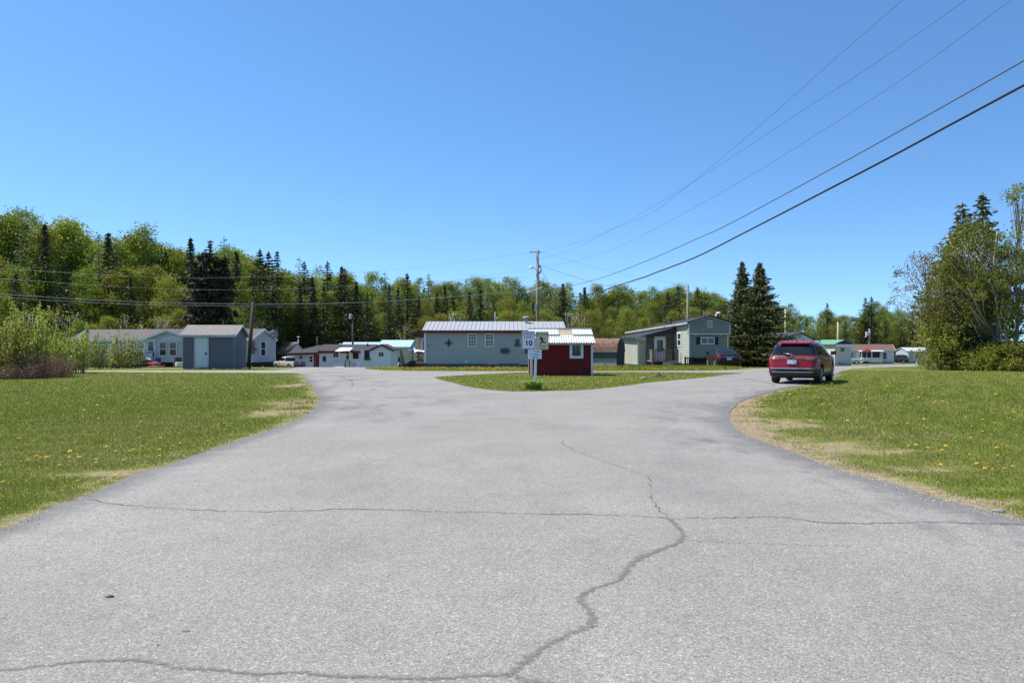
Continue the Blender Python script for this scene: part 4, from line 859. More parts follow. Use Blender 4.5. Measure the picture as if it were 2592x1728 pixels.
# ---------------------------------------------------------------- houses farther right
def far_houses():
    Y = 104; x0 = X(1994, Y); b = gz(x0, Y) - .1; z = lambda py: Zp(py, Y) - b
    r = thing("white_house", "white gabled house with dark roof showing behind the paired spruces and red car", "house", (x0, Y, b), R(9)); W, D = 3.3, 12; e = z(857.5)
    f = gable_walls(r, 'y', W, D, .1, e, z(842.5) - e, M("palewhite_siding", (.60, .60, .62), .6, .04, 1), .15); roof(r, 'y', W, D, e, z(842.5) - e, .25, .3, M("navy_roof", (.03, .033, .05), .5, .1), .1, fascia=M("dark_rake", (.025, .025, .035), .6), fh=.14)
    window(r, f['f'], W / 2 - .2, z(856), .4, .45, M("grey_vent", (.35, .35, .37)), '', .05, name="gable_vent", glass=M("grey_vent", (.35, .35, .37)))
    window(r, f['f'], .5, 1.2, 1.1, .9, WHITE, 'v'); skirt(r, W, D, -.4, .12, CONC)
    Y = 120; x0 = X(2113, Y); b = gz(x0, Y) - .05; z2 = lambda py: Zp(py, Y) - b
    r = thing("green_roofed_home", "small cream home with mint green roof, dark gable and one little window", "house", (x0, Y, b), R(17)); W, D = 2.9, 12; e = z2(872)
    cw = M("cream_wall", (.52, .50, .44), .65, .05, 1, grime=.12); f = gable_walls(r, 'y', W, D, .45, e, .02, cw, .3); rise = z2(861.5) - e
    m = MB(); m.prism([(-.25, e + .06), (W / 2, e + rise + .04), (W + .3, e + .06)], 'y', -.35, D); m.build("gable_end", M("dark_gable", (.018, .02, .02), .7), r); m = MB(); m.prism(chevron(-.38, W + .38, e + .07, e + rise + .12, .06), 'y', -.33, D + .2); m.build("roof", M("mint_roof", (.12, .26, .17), .5, .06, 1), r)
    m = MB(); m.box(-.05, W + .05, -.42, -.05, e - .36, e + .055); m.build("front_fascia", M("white_fascia", (.62, .62, .63), .6), r); window(r, f['f'], X(2129.5, Y) - x0, z2(890.5), .7, .62, cw, 'v', .05)
    skirt(r, W, D, -.3, .46, M("grey_cream_skirt", (.42, .41, .38), .7)); m = MB(); f['f'].box(m, .7, 1.75, .5, .62, .03, .4); m.build("shelf", GALV, r)
    m = MB(); f['f'].box(m, -.03, .06, .45, e - .36, .02, .05); m.build("corner_board", M("pink_corner", (.62, .45, .38)), r)
    Y = 160; x0 = X(2140, Y); b = gz(x0, Y) - .1; rz = R(-12); z3 = lambda py: Zp(py, Y) - b; W = 9.6; D = 5.0; e = z3(885.5)
    r = thing("trailer_home", "pinkish white trailer home with brown shingle roof and covered porch at the far right", "house", (x0, Y + 2, b), rz)
    pw = M("pinkish_white_siding", (.66, .62, .61), .6, .04, 1); f = gable_walls(r, 'x', W, D, .5, e, 1.0, pw, .2); roof(r, 'x', W, D, e, 1.0, .3, .25, M("redbrown_shingles", (.14, .075, .065), .9, .12, 2, fine=5), .1, fascia=WHITE, fh=.14); skirt(r, W, D, -.3, .52, M("grey_lattice", (.35, .34, .34), .8))
    Ff = f['f']; window(r, Ff, 1.6, 1.25, .75, 1.1, WHITE, 'h', .1); window(r, f['r'], 1.2, 1.2, 1.5, 1.25, M("darkred_frame", (.2, .15, .15)), 'v', .1)
    for u in (1.2, 2.4): m = MB(); Ff.box(m, u, u + .3, 1.2, 2.4, .01, .05); m.build("shutter", M("aqua_shutter", (.25, .42, .48), .6), r)
    m = MB(); fp = Face((0, -1.6, 0), (1, 0, 0), (0, -1, 0)); m.box(3.4, 7.2, -1.6, -.05, .35, 1.3); m.build("porch_wall", pw, r)
    for u in (3.4, 5.2, 7.0): m = MB(); m.box(u, u + .14, -1.6, -1.46, 1.3, 2.45); m.build("porch_post", WHITE, r)
    m = MB(); m.loft2([(3.1, -1.9, 2.45), (7.5, -1.9, 2.45), (7.5, -.33, 2.52), (3.1, -.33, 2.52)], [(3.1, -1.9, 2.57), (7.5, -1.9, 2.57), (7.5, -.33, 2.64), (3.1, -.33, 2.64)]); m.build("porch_roof", WHITE, r); m = MB(); m.box(3.45, 7.0, -.1, -.06, 1.3, 2.4); m.build("porch_back_panel", M("porch_dark", (.05, .035, .03), .6), r)  # dark panel across the wall behind the porch posts
    window(r, Ff, 7.6, 1.0, .7, 1.3, M("pale_grey_frame", (.45, .42, .42)), 'h', .1)
    Y = 172; x0 = X(2298, Y); b = gz(x0, Y) - .1; z4 = lambda py: Zp(py, Y) - b; W = 4.4; D = 7; e = z4(889)
    r = thing("grey_cabin", "small bluish grey cabin with white window half hidden by the right hand trees", "house", (x0, Y, b), R(-6)); f = gable_walls(r, 'x', W, D, .3, e, .7, M("bluish_grey_siding", (.36, .36, .40), .6, .04, 1), .2); roof(r, 'x', W, D, e, .7, .2, .2, M("pale_grey_roof", (.40, .42, .43), .6), .1); window(r, f['f'], 1.3, 1.0, 1.5, 1.2, WHITE, 'v', .12); skirt(r, W, D, -.4, .32, BLACKM); m = MB(); f['f'].box(m, -.03, .3, .3, e, .02, .06); m.build("corner_board", M("white_aqua", (.6, .68, .72)), r)
far_houses()

# ---------------------------------------------------------------- poles
POLE = M("weathered_pole", (.24, .205, .165), .9, .2, 2, (1, 1, .15), fine=10); POLED = M("creosote_pole", (.085, .062, .05), .9, .25, 2, (1, 1, .15), fine=10)
CERAM = M("grey_transformer", (.42, .46, .50), .45, .05, 2); LAMPW = M("lamp_housing", (.6, .6, .58), .4)
def pole(name, label, px, top, Y, r0=.15, r1=.11, mat=POLE, lean=0., base=None):
    x = X(px, Y); b = base if base is not None else gz(x, Y); h = Zp(top, Y) - b; r = thing(name, label, "utility pole", (x, Y, b))
    m = MB(); m.tube([(-lean, 0, -.3), (-lean * .5, 0, h * .5), (0, 0, h)], [r0, (r0 + r1) / 2, r1], 10); m.build("shaft", mat, r); return r, h
def lamp(r, z, dx, ln=.9):
    m = MB(); m.tube([(0, 0, z - .35), (dx * ln * .5, -.05, z - .05), (dx * ln, -.1, z)], .03, 6); a = m.build("lamp_arm", GALV, r)
    m = MB(); s = dx; m.lathe([(.05, .12), (.12, .1), (.17, .02), (.16, -.06), (.04, -.10)], 12, (dx * (ln + .1), -.1, z + .02)); m.build("lamp_head", LAMPW, a)
def can(r, z, dx, dy=0, rad=.2, h=.75, mat=CERAM):
    m = MB(); m.lathe([(.05, 0), (rad * .95, 0), (rad, .06), (rad, h - .05), (rad * .9, h), (.05, h + .03)], 14, (dx, dy, z)); m.lathe([(.03, h), (.035, h + .16), (.02, h + .17)], 8, (dx + .06, dy, z)); m.bar((dx * .9, dy, z + h * .3), (0, 0, z + h * .3), .08); m.build("transformer", mat, r)
YP = 68.0
main_pole, mh = pole("utility_pole", "tall grey utility pole with street lamp and wires rising behind the blue grey home", 1361, 633, YP, .145, .105)
zb = lambda py: Zp(py, YP) - main_pole.location.z
lamp(main_pole, zb(678), -1, .42)
m = MB(); m.bar((-.62, 0, zb(639)), (.16, 0, zb(637)), .06); m.tube([(-.6, 0, zb(638)), (-.6, 0, zb(635))], .04, 6); m.tube([(.14, -.05, zb(641)), (.2, -.05, zb(638))], .05, 6); m.build("crossarm", POLE, main_pole)
m = MB(); m.tube([(0, -.15, zb(732)), (-.35, -.2, zb(736)), (-.6, -.2, zb(739)), (-.9, -.2, zb(737))], .025, 6); m.tube([(0, -.15, zb(731)), (.35, -.2, zb(727)), (.55, -.2, zb(729)), (.62, -.2, zb(733))], .025, 6); m.build("bracket", M("pale_bracket", (.62, .60, .56), .5), main_pole)
m = MB(); m.box(-.26, -.08, -.25, -.1, zb(786), zb(770)); m.build("meter_box", M("grey_box", (.36, .37, .38), .5), main_pole)
m = MB()
for k in range(5): m.tube([(.1, -.1, zb(670 + k)), (.28, -.15, zb(676 + k * 2)), (.30, -.15, zb(684 + k)), (.1, -.1, zb(690 + k))], .012, 5)
m.build("wire_loop", BLACKM, main_pole)
p2, h2 = pole("utility_pole", "short leaning brown pole standing beside the dark slate shed", 641, 764, 55, .135, .105, POLED, .32)
m = MB(); m.box(-.02, .16, -.26, -.12, 1.0, 1.85); m.tube([(.16, -.2, 1.3), (.3, -.2, 1.3)], .09, 8); m.build("meter_box", M("rusty_box", (.16, .10, .08), .7), p2)
p3, h3 = pole("utility_pole", "dark pole carrying a pale transformer can above the white house", 893, 797, 128, .16, .13, POLED); can(p3, h3 - .6, -.35, 0, .24, .72)
p4, h4 = pole("utility_pole", "pale pole with a small transformer rising behind the grey green home", 1741, 721, 100, .17, .14); can(p4, h4 - 1.65, .36, .1, .2, .7, M("blue_grey_can", (.32, .42, .42), .5))
p5, h5 = pole("utility_pole", "slim pale pole with left facing lamp behind the paired spruces", 1988, 781, 125, .14, .11, M("pale_pole", (.42, .37, .28), .9, .15, 2, (1, 1, .15))); lamp(p5, Zp(806, 125) - p5.location.z, -1, .6)
p6, h6 = pole("utility_pole", "pale pole with right facing lamp behind the mint green roof", 2121, 815, 135, .17, .14, M("pale_pole", (.42, .37, .28))); lamp(p6, Zp(833, 135) - p6.location.z, 1, .45)
p7, h7 = pole("utility_pole", "brown pole with a white box on its left behind the brown roofed trailer", 2201, 832, 172, .22, .19, POLE); m = MB(); m.box(-.75, -.25, -.1, .2, h7 - 1.4, h7 - .6); m.tube([(-.6, 0, h7 - 1.5), (-.95, 0, h7 - 1.75)], .1, 6); m.build("white_box", WHITE, p7)
def stub(label, px, top, bot, Y, r0):
    b = Zp(bot, Y); o = MB(); h = Zp(top, Y) - gz(X(px, Y), Y); o.tube([(0, 0, -.2), (0, 0, h * .6), (.01, 0, h)], [r0, r0 * .95, r0 * .85], 9); ob = o.build("wooden_post", POLED); ob.location = (X(px, Y), Y, gz(X(px, Y), Y)); tag(ob, label, "post")
stub("bare dark post sticking up behind the white roof of the red shed", 1481.5, 802, 832, 75, .10); stub("short dark pole stub rising behind the white house's roof left end", 803, 852, 876, 130, .16)
def antenna():
    Y = 126; r = thing("tv_antenna", "thin mast with white antenna head beside the brown roofed garage", "antenna", (X(755, Y), Y, gz(X(755, Y), Y) - .3)); h = Zp(853, Y) - r.location.z
    m = MB(); m.tube([(0, 0, 0), (0, 0, h)], .045, 6); m.build("mast", GALV, r); m = MB(); m.lathe([(.03, h - .05), (.24, h - .03), (.26, h + .05), (.05, h + .1)], 12); m.bar((-.2, 0, h - .6), (.25, 0, h - .55), .05); m.build("head", WHITE, r)
antenna()

# ---------------------------------------------------------------- wires: each follows its own plane between two real posts
WIREB = M("black_cable", (.012, .012, .015), .6, .1, 3); WIREG = M("bare_wire", (.10, .10, .11), .5, .1, 3, metal=.5); WIREL = M("bright_aluminium_wire", (.42, .42, .40), .4, .1, 3, metal=.6)
def wire(label, A, B, pix, rad, mat, name="overhead_wire", ext=0, group=None):
    (ax, ay), (bx, by) = A, B; pts = []
    for px, py in pix:
        k = (px - CX) / F; den = (bx - ax) - k * (by - ay)
        t = (k * ay - ax) / den; Y = ay + t * (by - ay); pts.append(Vector((ax + t * (bx - ax), Y, Zp(py, Y))))
    # smooth through the points
    n = len(pts); out = []
    for i in range(n - 1):
        a, b, c, d = pts[max(i - 1, 0)], pts[i], pts[i + 1], pts[min(i + 2, n - 1)]
        for j in range(6):
            t = j / 6; out.append(.5 * ((2 * b) + (c - a) * t + (2 * a - 5 * b + 4 * c - d) * t * t + (3 * b - a - 3 * c + d) * t ** 3))
    out.append(pts[-1])
    if ext: out.append(out[-1] + (out[-1] - out[-4]).normalized() * ext)
    m = MB(); m.tube(out, rad, 6); o = m.build(name, mat); tag(o, label, "wire", group); return o
PM = (main_pole.location.x, YP)
NE = (X(2592, 17), 17.0)
wire("thickest black cable sweeping down from the upper right to the tall pole", (PM[0] + .1, YP), NE, [(1364, 752), (1420, 754), (1480, 748), (1520, 737), (1561, 724), (1600, 711), (1632, 701), (1660, 690), (1763, 650), (1900, 581), (2204, 424), (2400, 319), (2592, 216)], .027, WIREB, "overhead_cable", 12)
wire("twisted grey cable running just above the thick black cable", (PM[0] + .1, YP - .2), (NE[0] - .3, 17), [(1364, 735), (1432, 726), (1520, 704), (1640, 659), (1763, 605), (1850, 565), (2100, 430), (2350, 291), (2592, 154)], .015, WIREG, "overhead_cable", 12)
wire("lowest of the three thin wires high in the upper right sky", (PM[0], YP), (X(2560, 19) - .2, 19), [(1364, 676), (1450, 662), (1560, 627), (1700, 557), (1900, 444), (2100, 320), (2300, 190), (2561, 0)], .0052, WIREG, ext=10)
wire("middle one of the three thin wires high in the upper right sky", (PM[0] - .4, YP), (X(2446, 19), 19), [(1364, 655), (1440, 635), (1560, 575), (1700, 495), (1800, 432), (2000, 301), (2200, 171), (2446, 0)], .0052, WIREG, ext=10)
wire("steepest of the three thin wires high in the upper right sky", (PM[0] - .6, YP), (X(2286, 20), 20), [(1346, 643), (1400, 630), (1500, 600), (1620, 552), (1680, 518), (1780, 440), (1950, 295), (2120, 144), (2286, 0)], .0052, WIREG, ext=10)
WE = (X(0, 62), 62.0)
wire("uppermost thin wire crossing the forest on the left", (PM[0], YP), WE, [(1345, 680), (1240, 697), (1130, 712), (1000, 718), (860, 693), (760, 697), (640, 701), (500, 703), (330, 699), (170, 690), (0, 679)], .0058, WIREL, ext=10)
wire("second wire crossing the forest on the left, sagging evenly", (PM[0], YP + .1), WE, [(1345, 700), (1100, 711), (930, 720), (760, 730), (640, 733), (500, 733), (330, 727), (170, 717), (0, 705)], .0058, WIREL, ext=10)
wire("bright aluminium cable from the tall pole past the leaning pole's top", (PM[0], YP - .1), (X(640, 55), 55.0), [(1350, 728), (1330, 739), (1290, 741), (1130, 752), (1000, 761), (860, 767), (740, 769), (640, 770)], .014, WIREL, "overhead_cable")
wire("bright aluminium cable running left from the leaning pole", (X(640, 55), 55.0), (X(0, 49), 49.0), [(640, 770), (480, 767), (330, 763), (200, 757), (90, 750), (0, 744)], .012, WIREL, "overhead_cable", ext=10)
wire("dull dark cable hanging just below the bright aluminium cable", (PM[0], YP + .05), (X(640, 55.2), 55.2), [(1354, 746), (1310, 752), (1230, 756), (1050, 768), (860, 775), (740, 776), (640, 775)], .010, WIREG, "overhead_cable")
wire("dull grey cable running left below the bright one", (X(640, 55.2), 55.2), (X(0, 49.2), 49.2), [(640, 775), (480, 773), (330, 770), (200, 764), (90, 758), (0, 752)], .010, WIREL, "overhead_cable", ext=10)
P4 = (p4.location.x, 100.0)
wire("service wire dropping right from the tall pole's middle to the pale pole", PM, P4, [(1364, 670), (1440, 696), (1530, 722), (1640, 742), (1741, 749)], .012, WIREG)
wire("faint top wire from the tall pole to the pale pole behind the green home", PM, P4, [(1366, 638), (1450, 662), (1550, 688), (1650, 706), (1741, 722)], .006, WIREG)
wire("steep drop wire from the tall pole down towards the roof", PM, (X(1500, 80), 80.0), [(1368, 681), (1400, 730), (1440, 772), (1470, 778)], .012, WIREB)
wire("faint thin wire leaving the tall pole's top towards the left sky", (PM[0] - .6, YP), (X(900, 75), 75.0), [(1344, 638), (1250, 652), (1100, 672), (980, 684), (880, 690)], .006, WIREG, ext=8)
# ================================================================ VEHICLES
def paint(name, col, coat=.6, metal=.25, rough=.35):
    t = NT(name); n = t.noise(2.5, 4, .6); t.color(t.ramp(n, [(.3, sc_c(col, .92)), (.7, sc_c(col, 1.06))])).set(Roughness=rough, Metallic=metal)
    t.b.inputs["Specular IOR Level"].default_value = .3; t.b.inputs["Coat Weight"].default_value = coat; t.b.inputs["Coat Roughness"].default_value = .06; return t.mat
TYRE = M("tyre_rubber", (.018, .018, .018), .85, .2, 20); RIM = M("alloy_rim", (.42, .42, .42), .45, .1, 5, metal=.8); CHROME = M("chrome", (.75, .76, .77), .15, .02, 2, metal=1.)
CARGLASS = NT("car_glass"); CARGLASS.set(Base_Color=(.012, .014, .016, 1), Roughness=.03); CARGLASS.b.inputs["Specular IOR Level"].default_value = .4; CARGLASS = CARGLASS.mat
CLAD = M("black_cladding", (.016, .016, .017), .6, .15, 8); TAIL = M("tail_lamp_red", (.22, .008, .008), .12, .1, 3, spec=.8); PLATE = M("plate_white", (.50, .55, .62), .4, .15, 30)
class Shell:
    """car body as stacked rounded plan outlines; patches of it become glass, lamps and trim"""
    def __init__(s, tab, nz=64, nS=84, bow=.05):
        tab = np.array(tab, float); zs = np.linspace(tab[0, 0], tab[-1, 0], nz); zs = np.unique(np.concatenate([zs, tab[:, 0]])); s.zs = zs
        c = [np.interp(zs, tab[:, 0], tab[:, i]) for i in range(6)]; rows = []; seg = None
        for i, z in enumerate(zs):
            _, xr, xf, hw, rr, rf = [a[i] for a in c]; pts = []; sg = []
            for t in np.linspace(0, 1, 9)[:-1]: pts.append((xr, t * (hw - rr))); sg.append(0)
            for t in np.linspace(0, math.pi / 2, 8)[:-1]: pts.append((xr + rr * (1 - math.cos(t)), hw - rr + rr * math.sin(t))); sg.append(1)
            for t in np.linspace(0, 1, nS): pts.append((xr + rr + t * (xf - rf - xr - rr), hw)); sg.append(2)
            for t in np.linspace(0, math.pi / 2, 8)[1:]: pts.append((xf - rf + rf * math.sin(t), hw - rf + rf * math.cos(t))); sg.append(3)
            for t in np.linspace(1, 0, 9)[1:]: pts.append((xf, t * (hw - rf))); sg.append(4)
            p = np.array(pts); y = p[:, 1] / max(hw, 1e-3); L = xf - xr; mid = (xr + xf) / 2
            p[:, 0] += np.where(p[:, 0] < mid, bow * y ** 2 * (p[:, 0] < xr + rr + 1e-4), -bow * 2 * y ** 2 * (p[:, 0] > xf - rf - 1e-4)) if bow else 0
            p[:, 1] *= 1 - .05 * np.clip(np.abs(p[:, 0] - mid) / (L / 2 + 1e-6), 0, 1) ** 3
            full = np.concatenate([p, (p * [1, -1])[-2:0:-1]]); rows.append(np.c_[full, np.full(len(full), z)]); seg = sg + sg[-2:0:-1]
        s.g = np.array(rows); s.seg = np.array(seg); k, n = s.g.shape[:2]; s.k, s.n = k, n
        s.V = s.g.reshape(-1, 3); i = (np.arange(k - 1)[:, None] * n + np.arange(n)[None]).ravel(); j = (np.arange(k - 1)[:, None] * n + (np.arange(n)[None] + 1) % n).ravel()
        s.F = np.stack([i, j, j + n, i + n], 1)[:, ::-1]; s.C = s.V[s.F].mean(1)
        e1 = s.V[s.F[:, 2]] - s.V[s.F[:, 0]]; e2 = s.V[s.F[:, 3]] - s.V[s.F[:, 1]]; fn = np.cross(e1, e2); fn /= np.linalg.norm(fn, axis=1, keepdims=True) + 1e-9
        ctr = np.array([s.V[:, 0].mean(), 0, s.V[:, 2].mean()]); flip = ((s.C - ctr) * fn).sum(1).mean() < 0
        if flip: fn = -fn; s.F = s.F[:, ::-1]
        s.N = fn; vn = np.zeros_like(s.V); 
        for q in range(4): np.add.at(vn, s.F[:, q], fn)
        s.VN = vn / (np.linalg.norm(vn, axis=1, keepdims=True) + 1e-9)
    def make(s, name, mat, sel, off, parent, cap=False, smooth=True, snap=None):
        F_ = s.F[sel]; V = s.V + s.VN * off
        if snap:
            for cx, cz, rad in snap:
                d = np.hypot(V[:, 0] - cx, V[:, 2] - cz); near = (np.abs(d - rad) < .05) & (np.abs(V[:, 1]) > .4); f = rad / np.maximum(d, 1e-6); V[near, 0] = cx + (V[near, 0] - cx) * f[near]; V[near, 2] = cz + (V[near, 2] - cz) * f[near]
        u, inv = np.unique(F_, return_inverse=True); fs = inv.reshape(F_.shape).tolist(); vs = V[u].tolist()
        if cap: b = len(vs); vs += V[(s.k - 1) * s.n:].tolist(); fs.append(list(range(b, b + s.n)))
        me = bpy.data.meshes.new(name); me.from_pydata(vs, [], fs); me.materials.append(mat); me.polygons.foreach_set('use_smooth', [smooth] * len(fs)); me.update(); return link_mesh(name, me, parent)
def wheel(root, x, y, R_, side, wd=.22, rimmat=RIM):
    m = MB(); prof = [(R_ * .62, -wd / 2), (R_ * .9, -wd / 2), (R_, -wd / 2 + .04), (R_, wd / 2 - .04), (R_ * .9, wd / 2), (R_ * .62, wd / 2)]; m.lathe(prof, 28, (x, y, R_), 'y'); t = m.build("wheel", TYRE, root)
    for p in t.data.polygons: p.use_smooth = False
    m = MB(); o = y + side * (wd / 2 + .002); m.lathe([(R_ * .64, 0), (R_ * .64, side * .012), (R_ * .56, side * .012), (R_ * .56, 0)] if side > 0 else [(R_ * .56, 0), (R_ * .56, -.012), (R_ * .64, -.012), (R_ * .64, 0)], 28, (x, o, R_), 'y')
    for k in range(5):
        a = k * 1.2566 + .3; c, s_ = math.cos(a), math.sin(a); m.bar((x + .04 * c, o + side * .012, R_ + .04 * s_), (x + R_ * .6 * c, o + side * .012, R_ + R_ * .6 * s_), R_ * .17, .02)
    m.lathe([(.06, 0), (.05, side * .02)] if side > 0 else [(.05, -.02), (.06, 0)], 12, (x, o, R_), 'y'); m.build("rim", rimmat, t); return t
def mirror(root, x, y, z, side, mat):
    m = MB(); m.loft2([(x, y, z), (x + .1, y, z), (x + .1, y, z + .15), (x, y, z + .15)], [(x - .02, y + side * .22, z + .01), (x + .06, y + side * .2, z + .02), (x + .06, y + side * .2, z + .15), (x - .02, y + side * .22, z + .16)]); m.build("mirror", mat, root)
SUV_TAB = [(.24, .22, 4.72, .84, .22, .3), (.32, .09, 4.84, .92, .24, .34), (.46, .03, 4.90, .948, .26, .4), (.60, .0, 4.92, .956, .26, .45), (.80, .03, 4.90, .958, .24, .45), (.97, .07, 4.84, .955, .26, .42), (1.04, .11, 4.72, .94, .27, .4), (1.08, .15, 4.36, .915, .27, .36), (1.13, .19, 3.80, .89, .28, .3), (1.30, .33, 3.42, .835, .28, .25), (1.45, .47, 3.06, .775, .26, .2), (1.56, .58, 2.76, .715, .24, .2), (1.62, .66, 2.50, .655, .22, .2), (1.66, .80, 2.2, .55, .2, .2), (1.685, 1.1, 1.9, .36, .15, .15)]
def suv(label, loc, heading, body_mat, detail=True, group=None):
    r = thing("parked_car", label, "car", loc, heading, group); S = Shell([(a, b - 2.46, c - 2.46, d, e, f) for a, b, c, d, e, f in SUV_TAB]); C = S.C; seg = S.seg[np.tile(np.arange(S.n), S.k - 1)]; x, y, z = C[:, 0], C[:, 1], C[:, 2]
    WX = (-1.43, 1.43); RR = .375; arch = np.zeros(len(C), bool)
    for wx in WX: arch |= (np.hypot(x - wx, z - RR) < RR + .06) & (np.abs(y) > .5)
    S.make("body", body_mat, ~arch, 0, r, True, snap=[(wx, RR, RR + .06) for wx in WX])
    m = MB(); m.box(-2.1, 2.1, -.72, .72, .26, .8); m.build("underbody", M("underbody_black", (.008, .008, .008), .9), r)
    lowcl = ((z < .42) | ((x < -1.9) & (z < .60))) & ~arch
    for wx in WX: lowcl |= (np.hypot(x - wx, z - RR) < RR + .115) & ~arch & (np.abs(y) > .5)
    S.make("cladding", CLAD, lowcl, .006, r, snap=[(wx, RR, RR + .06) for wx in WX])
    rear = S.N[:, 0] < -.75
    S.make("rear_window", CARGLASS, (x < -1.6) & (z > 1.12) & (z < 1.52) & (np.abs(y) < .78) & (S.N[:, 0] < -.45), .005, r)
    for sgn in (1, -1):
        sd_ = (y * sgn > .5) & (np.abs(S.N[:, 1]) > .5) & (z > 1.13) & (z < 1.54)
        fr = 3.95 - 2.46 - (z - 1.13) * 1.65
        for a, b in ((-2.2, -1.08), (-1.02, -.06), (.0, 3)): S.make("side_window", CARGLASS, sd_ & (x > a) & (x < b) & (x < fr - .28 + 0 * z), .005, r)
        S.make("tail_light", TAIL, (y * sgn > .46) & (x < -1.9) & (z > .90) & (z < 1.07) & (np.abs(y) < 1.2), .010, r)
        S.make("reflector", TAIL, (y * sgn > .55) & (y * sgn < .86) & (x < -2) & (z > .51) & (z < .56), .012, r)
        S.make("headlight", GLASS, (y * sgn > .5) & (x > 2.1) & (z > .85) & (z < 1.0), .008, r)
        mirror(r, 1.05, sgn * .92, 1.10, sgn, CLAD)
        S.make('lamp_lens', M('smoked_lens', (.09, .09, .10), .2, .1, 5), (y * sgn > .50) & (y * sgn < .80) & (x < -2.0) & (z > .965) & (z < 1.03), .014, r)
        m = MB(); zz = 1.70; m.tube([(-1.55, sgn * .61, 1.63), (-1.35, sgn * .61, zz + .0), (.2, sgn * .61, zz + .02), (.35, sgn * .61, 1.64)], .024, 6); m.build("roof_rail", CLAD, r)
        for wx in WX: wheel(r, wx, sgn * .80, RR, sgn, .25)
        m = MB(); m.box(.55, .75, sgn * .958 if sgn > 0 else -.985, .985 if sgn > 0 else -.958, .95, .98); m.build("door_handle", CHROME, r); m = MB(); m.box(-.5, -.3, sgn * .958 if sgn > 0 else -.985, .985 if sgn > 0 else -.958, .97, 1.0); m.build("door_handle", CHROME, r)
    S.make("windscreen", CARGLASS, (S.N[:, 0] > .4) & (z > 1.14) & (z < 1.58) & (np.abs(y) < .74), .006, r)
    S.make("trim_bar", CLAD, (np.abs(y) < .50) & (x < -2.0) & (z > .945) & (z < 1.03), .012, r)
    S.make("bumper_strip", RIM, (np.abs(y) < .84) & (x < -2.0) & (z > .60) & (z < .635), .014, r); S.make("bumper_strip", RIM, (np.abs(y) < .74) & (x < -2.0) & (z > .455) & (z < .49), .014, r)
    m = MB(); m.box(-2.475, -2.43, -.17, .17, .79, .945); m.build("licence_plate", PLATE, r)
    m = MB(); m.loft2([(-1.93, -.58, 1.625), (-1.93, .58, 1.625), (-2.02, .56, 1.575), (-2.02, -.56, 1.575)], [(-1.55, -.52, 1.672), (-1.55, .52, 1.672), (-1.60, .50, 1.61), (-1.60, -.50, 1.61)]); m.build("spoiler", body_mat, r)
    m = MB(); m.tube([(-2.33, 0, 1.13), (-2.32, .10, 1.16), (-2.28, .34, 1.19)], .016, 5); m.tube([(-2.34, .02, 1.10), (-2.345, -.0, 1.14)], .03, 6); m.build("rear_wiper", GALV, r); m = MB(); m.lathe([(.02, 0), (.05, 0), (.035, .06), (.01, .07)], 8, (-1.5, 0, 1.685)); m.build("roof_antenna", body_mat, r)
    return r
RED = paint("candy_red_paint", (.21, .0015, .004), .5, .0, .35)
gx_, gy_ = X(2033, 34.0), 34.0
suv("red SUV parked with two wheels on the lawn, sun glinting in its rear window", (gx_, gy_, gz(gx_, gy_) + .012), R(61), RED)
gx_, gy_ = X(2268, 166), 166.0
suv("distant dark grey SUV parked outside the brown roofed trailer home", (gx_, gy_, gz(gx_, gy_) + .05), R(152), paint("graphite_paint", (.05, .055, .065)))
SED_TAB = [(.20, .25, 4.36, .78, .2, .3), (.30, .07, 4.52, .86, .24, .36), (.48, .01, 4.59, .892, .26, .42), (.68, .02, 4.58, .90, .24, .42), (.84, .05, 4.50, .89, .22, .4), (.93, .07, 4.24, .875, .2, .36), (1.0, .11, 3.72, .855, .18, .3), (1.035, .30, 3.42, .835, .2, .25), (1.06, .58, 3.30, .81, .2, .22), (1.2, .88, 3.0, .745, .2, .2), (1.34, 1.22, 2.66, .665, .2, .2), (1.41, 1.45, 2.42, .60, .2, .2), (1.45, 1.75, 2.2, .45, .2, .2), (1.465, 1.9, 2.05, .2, .07, .07)]
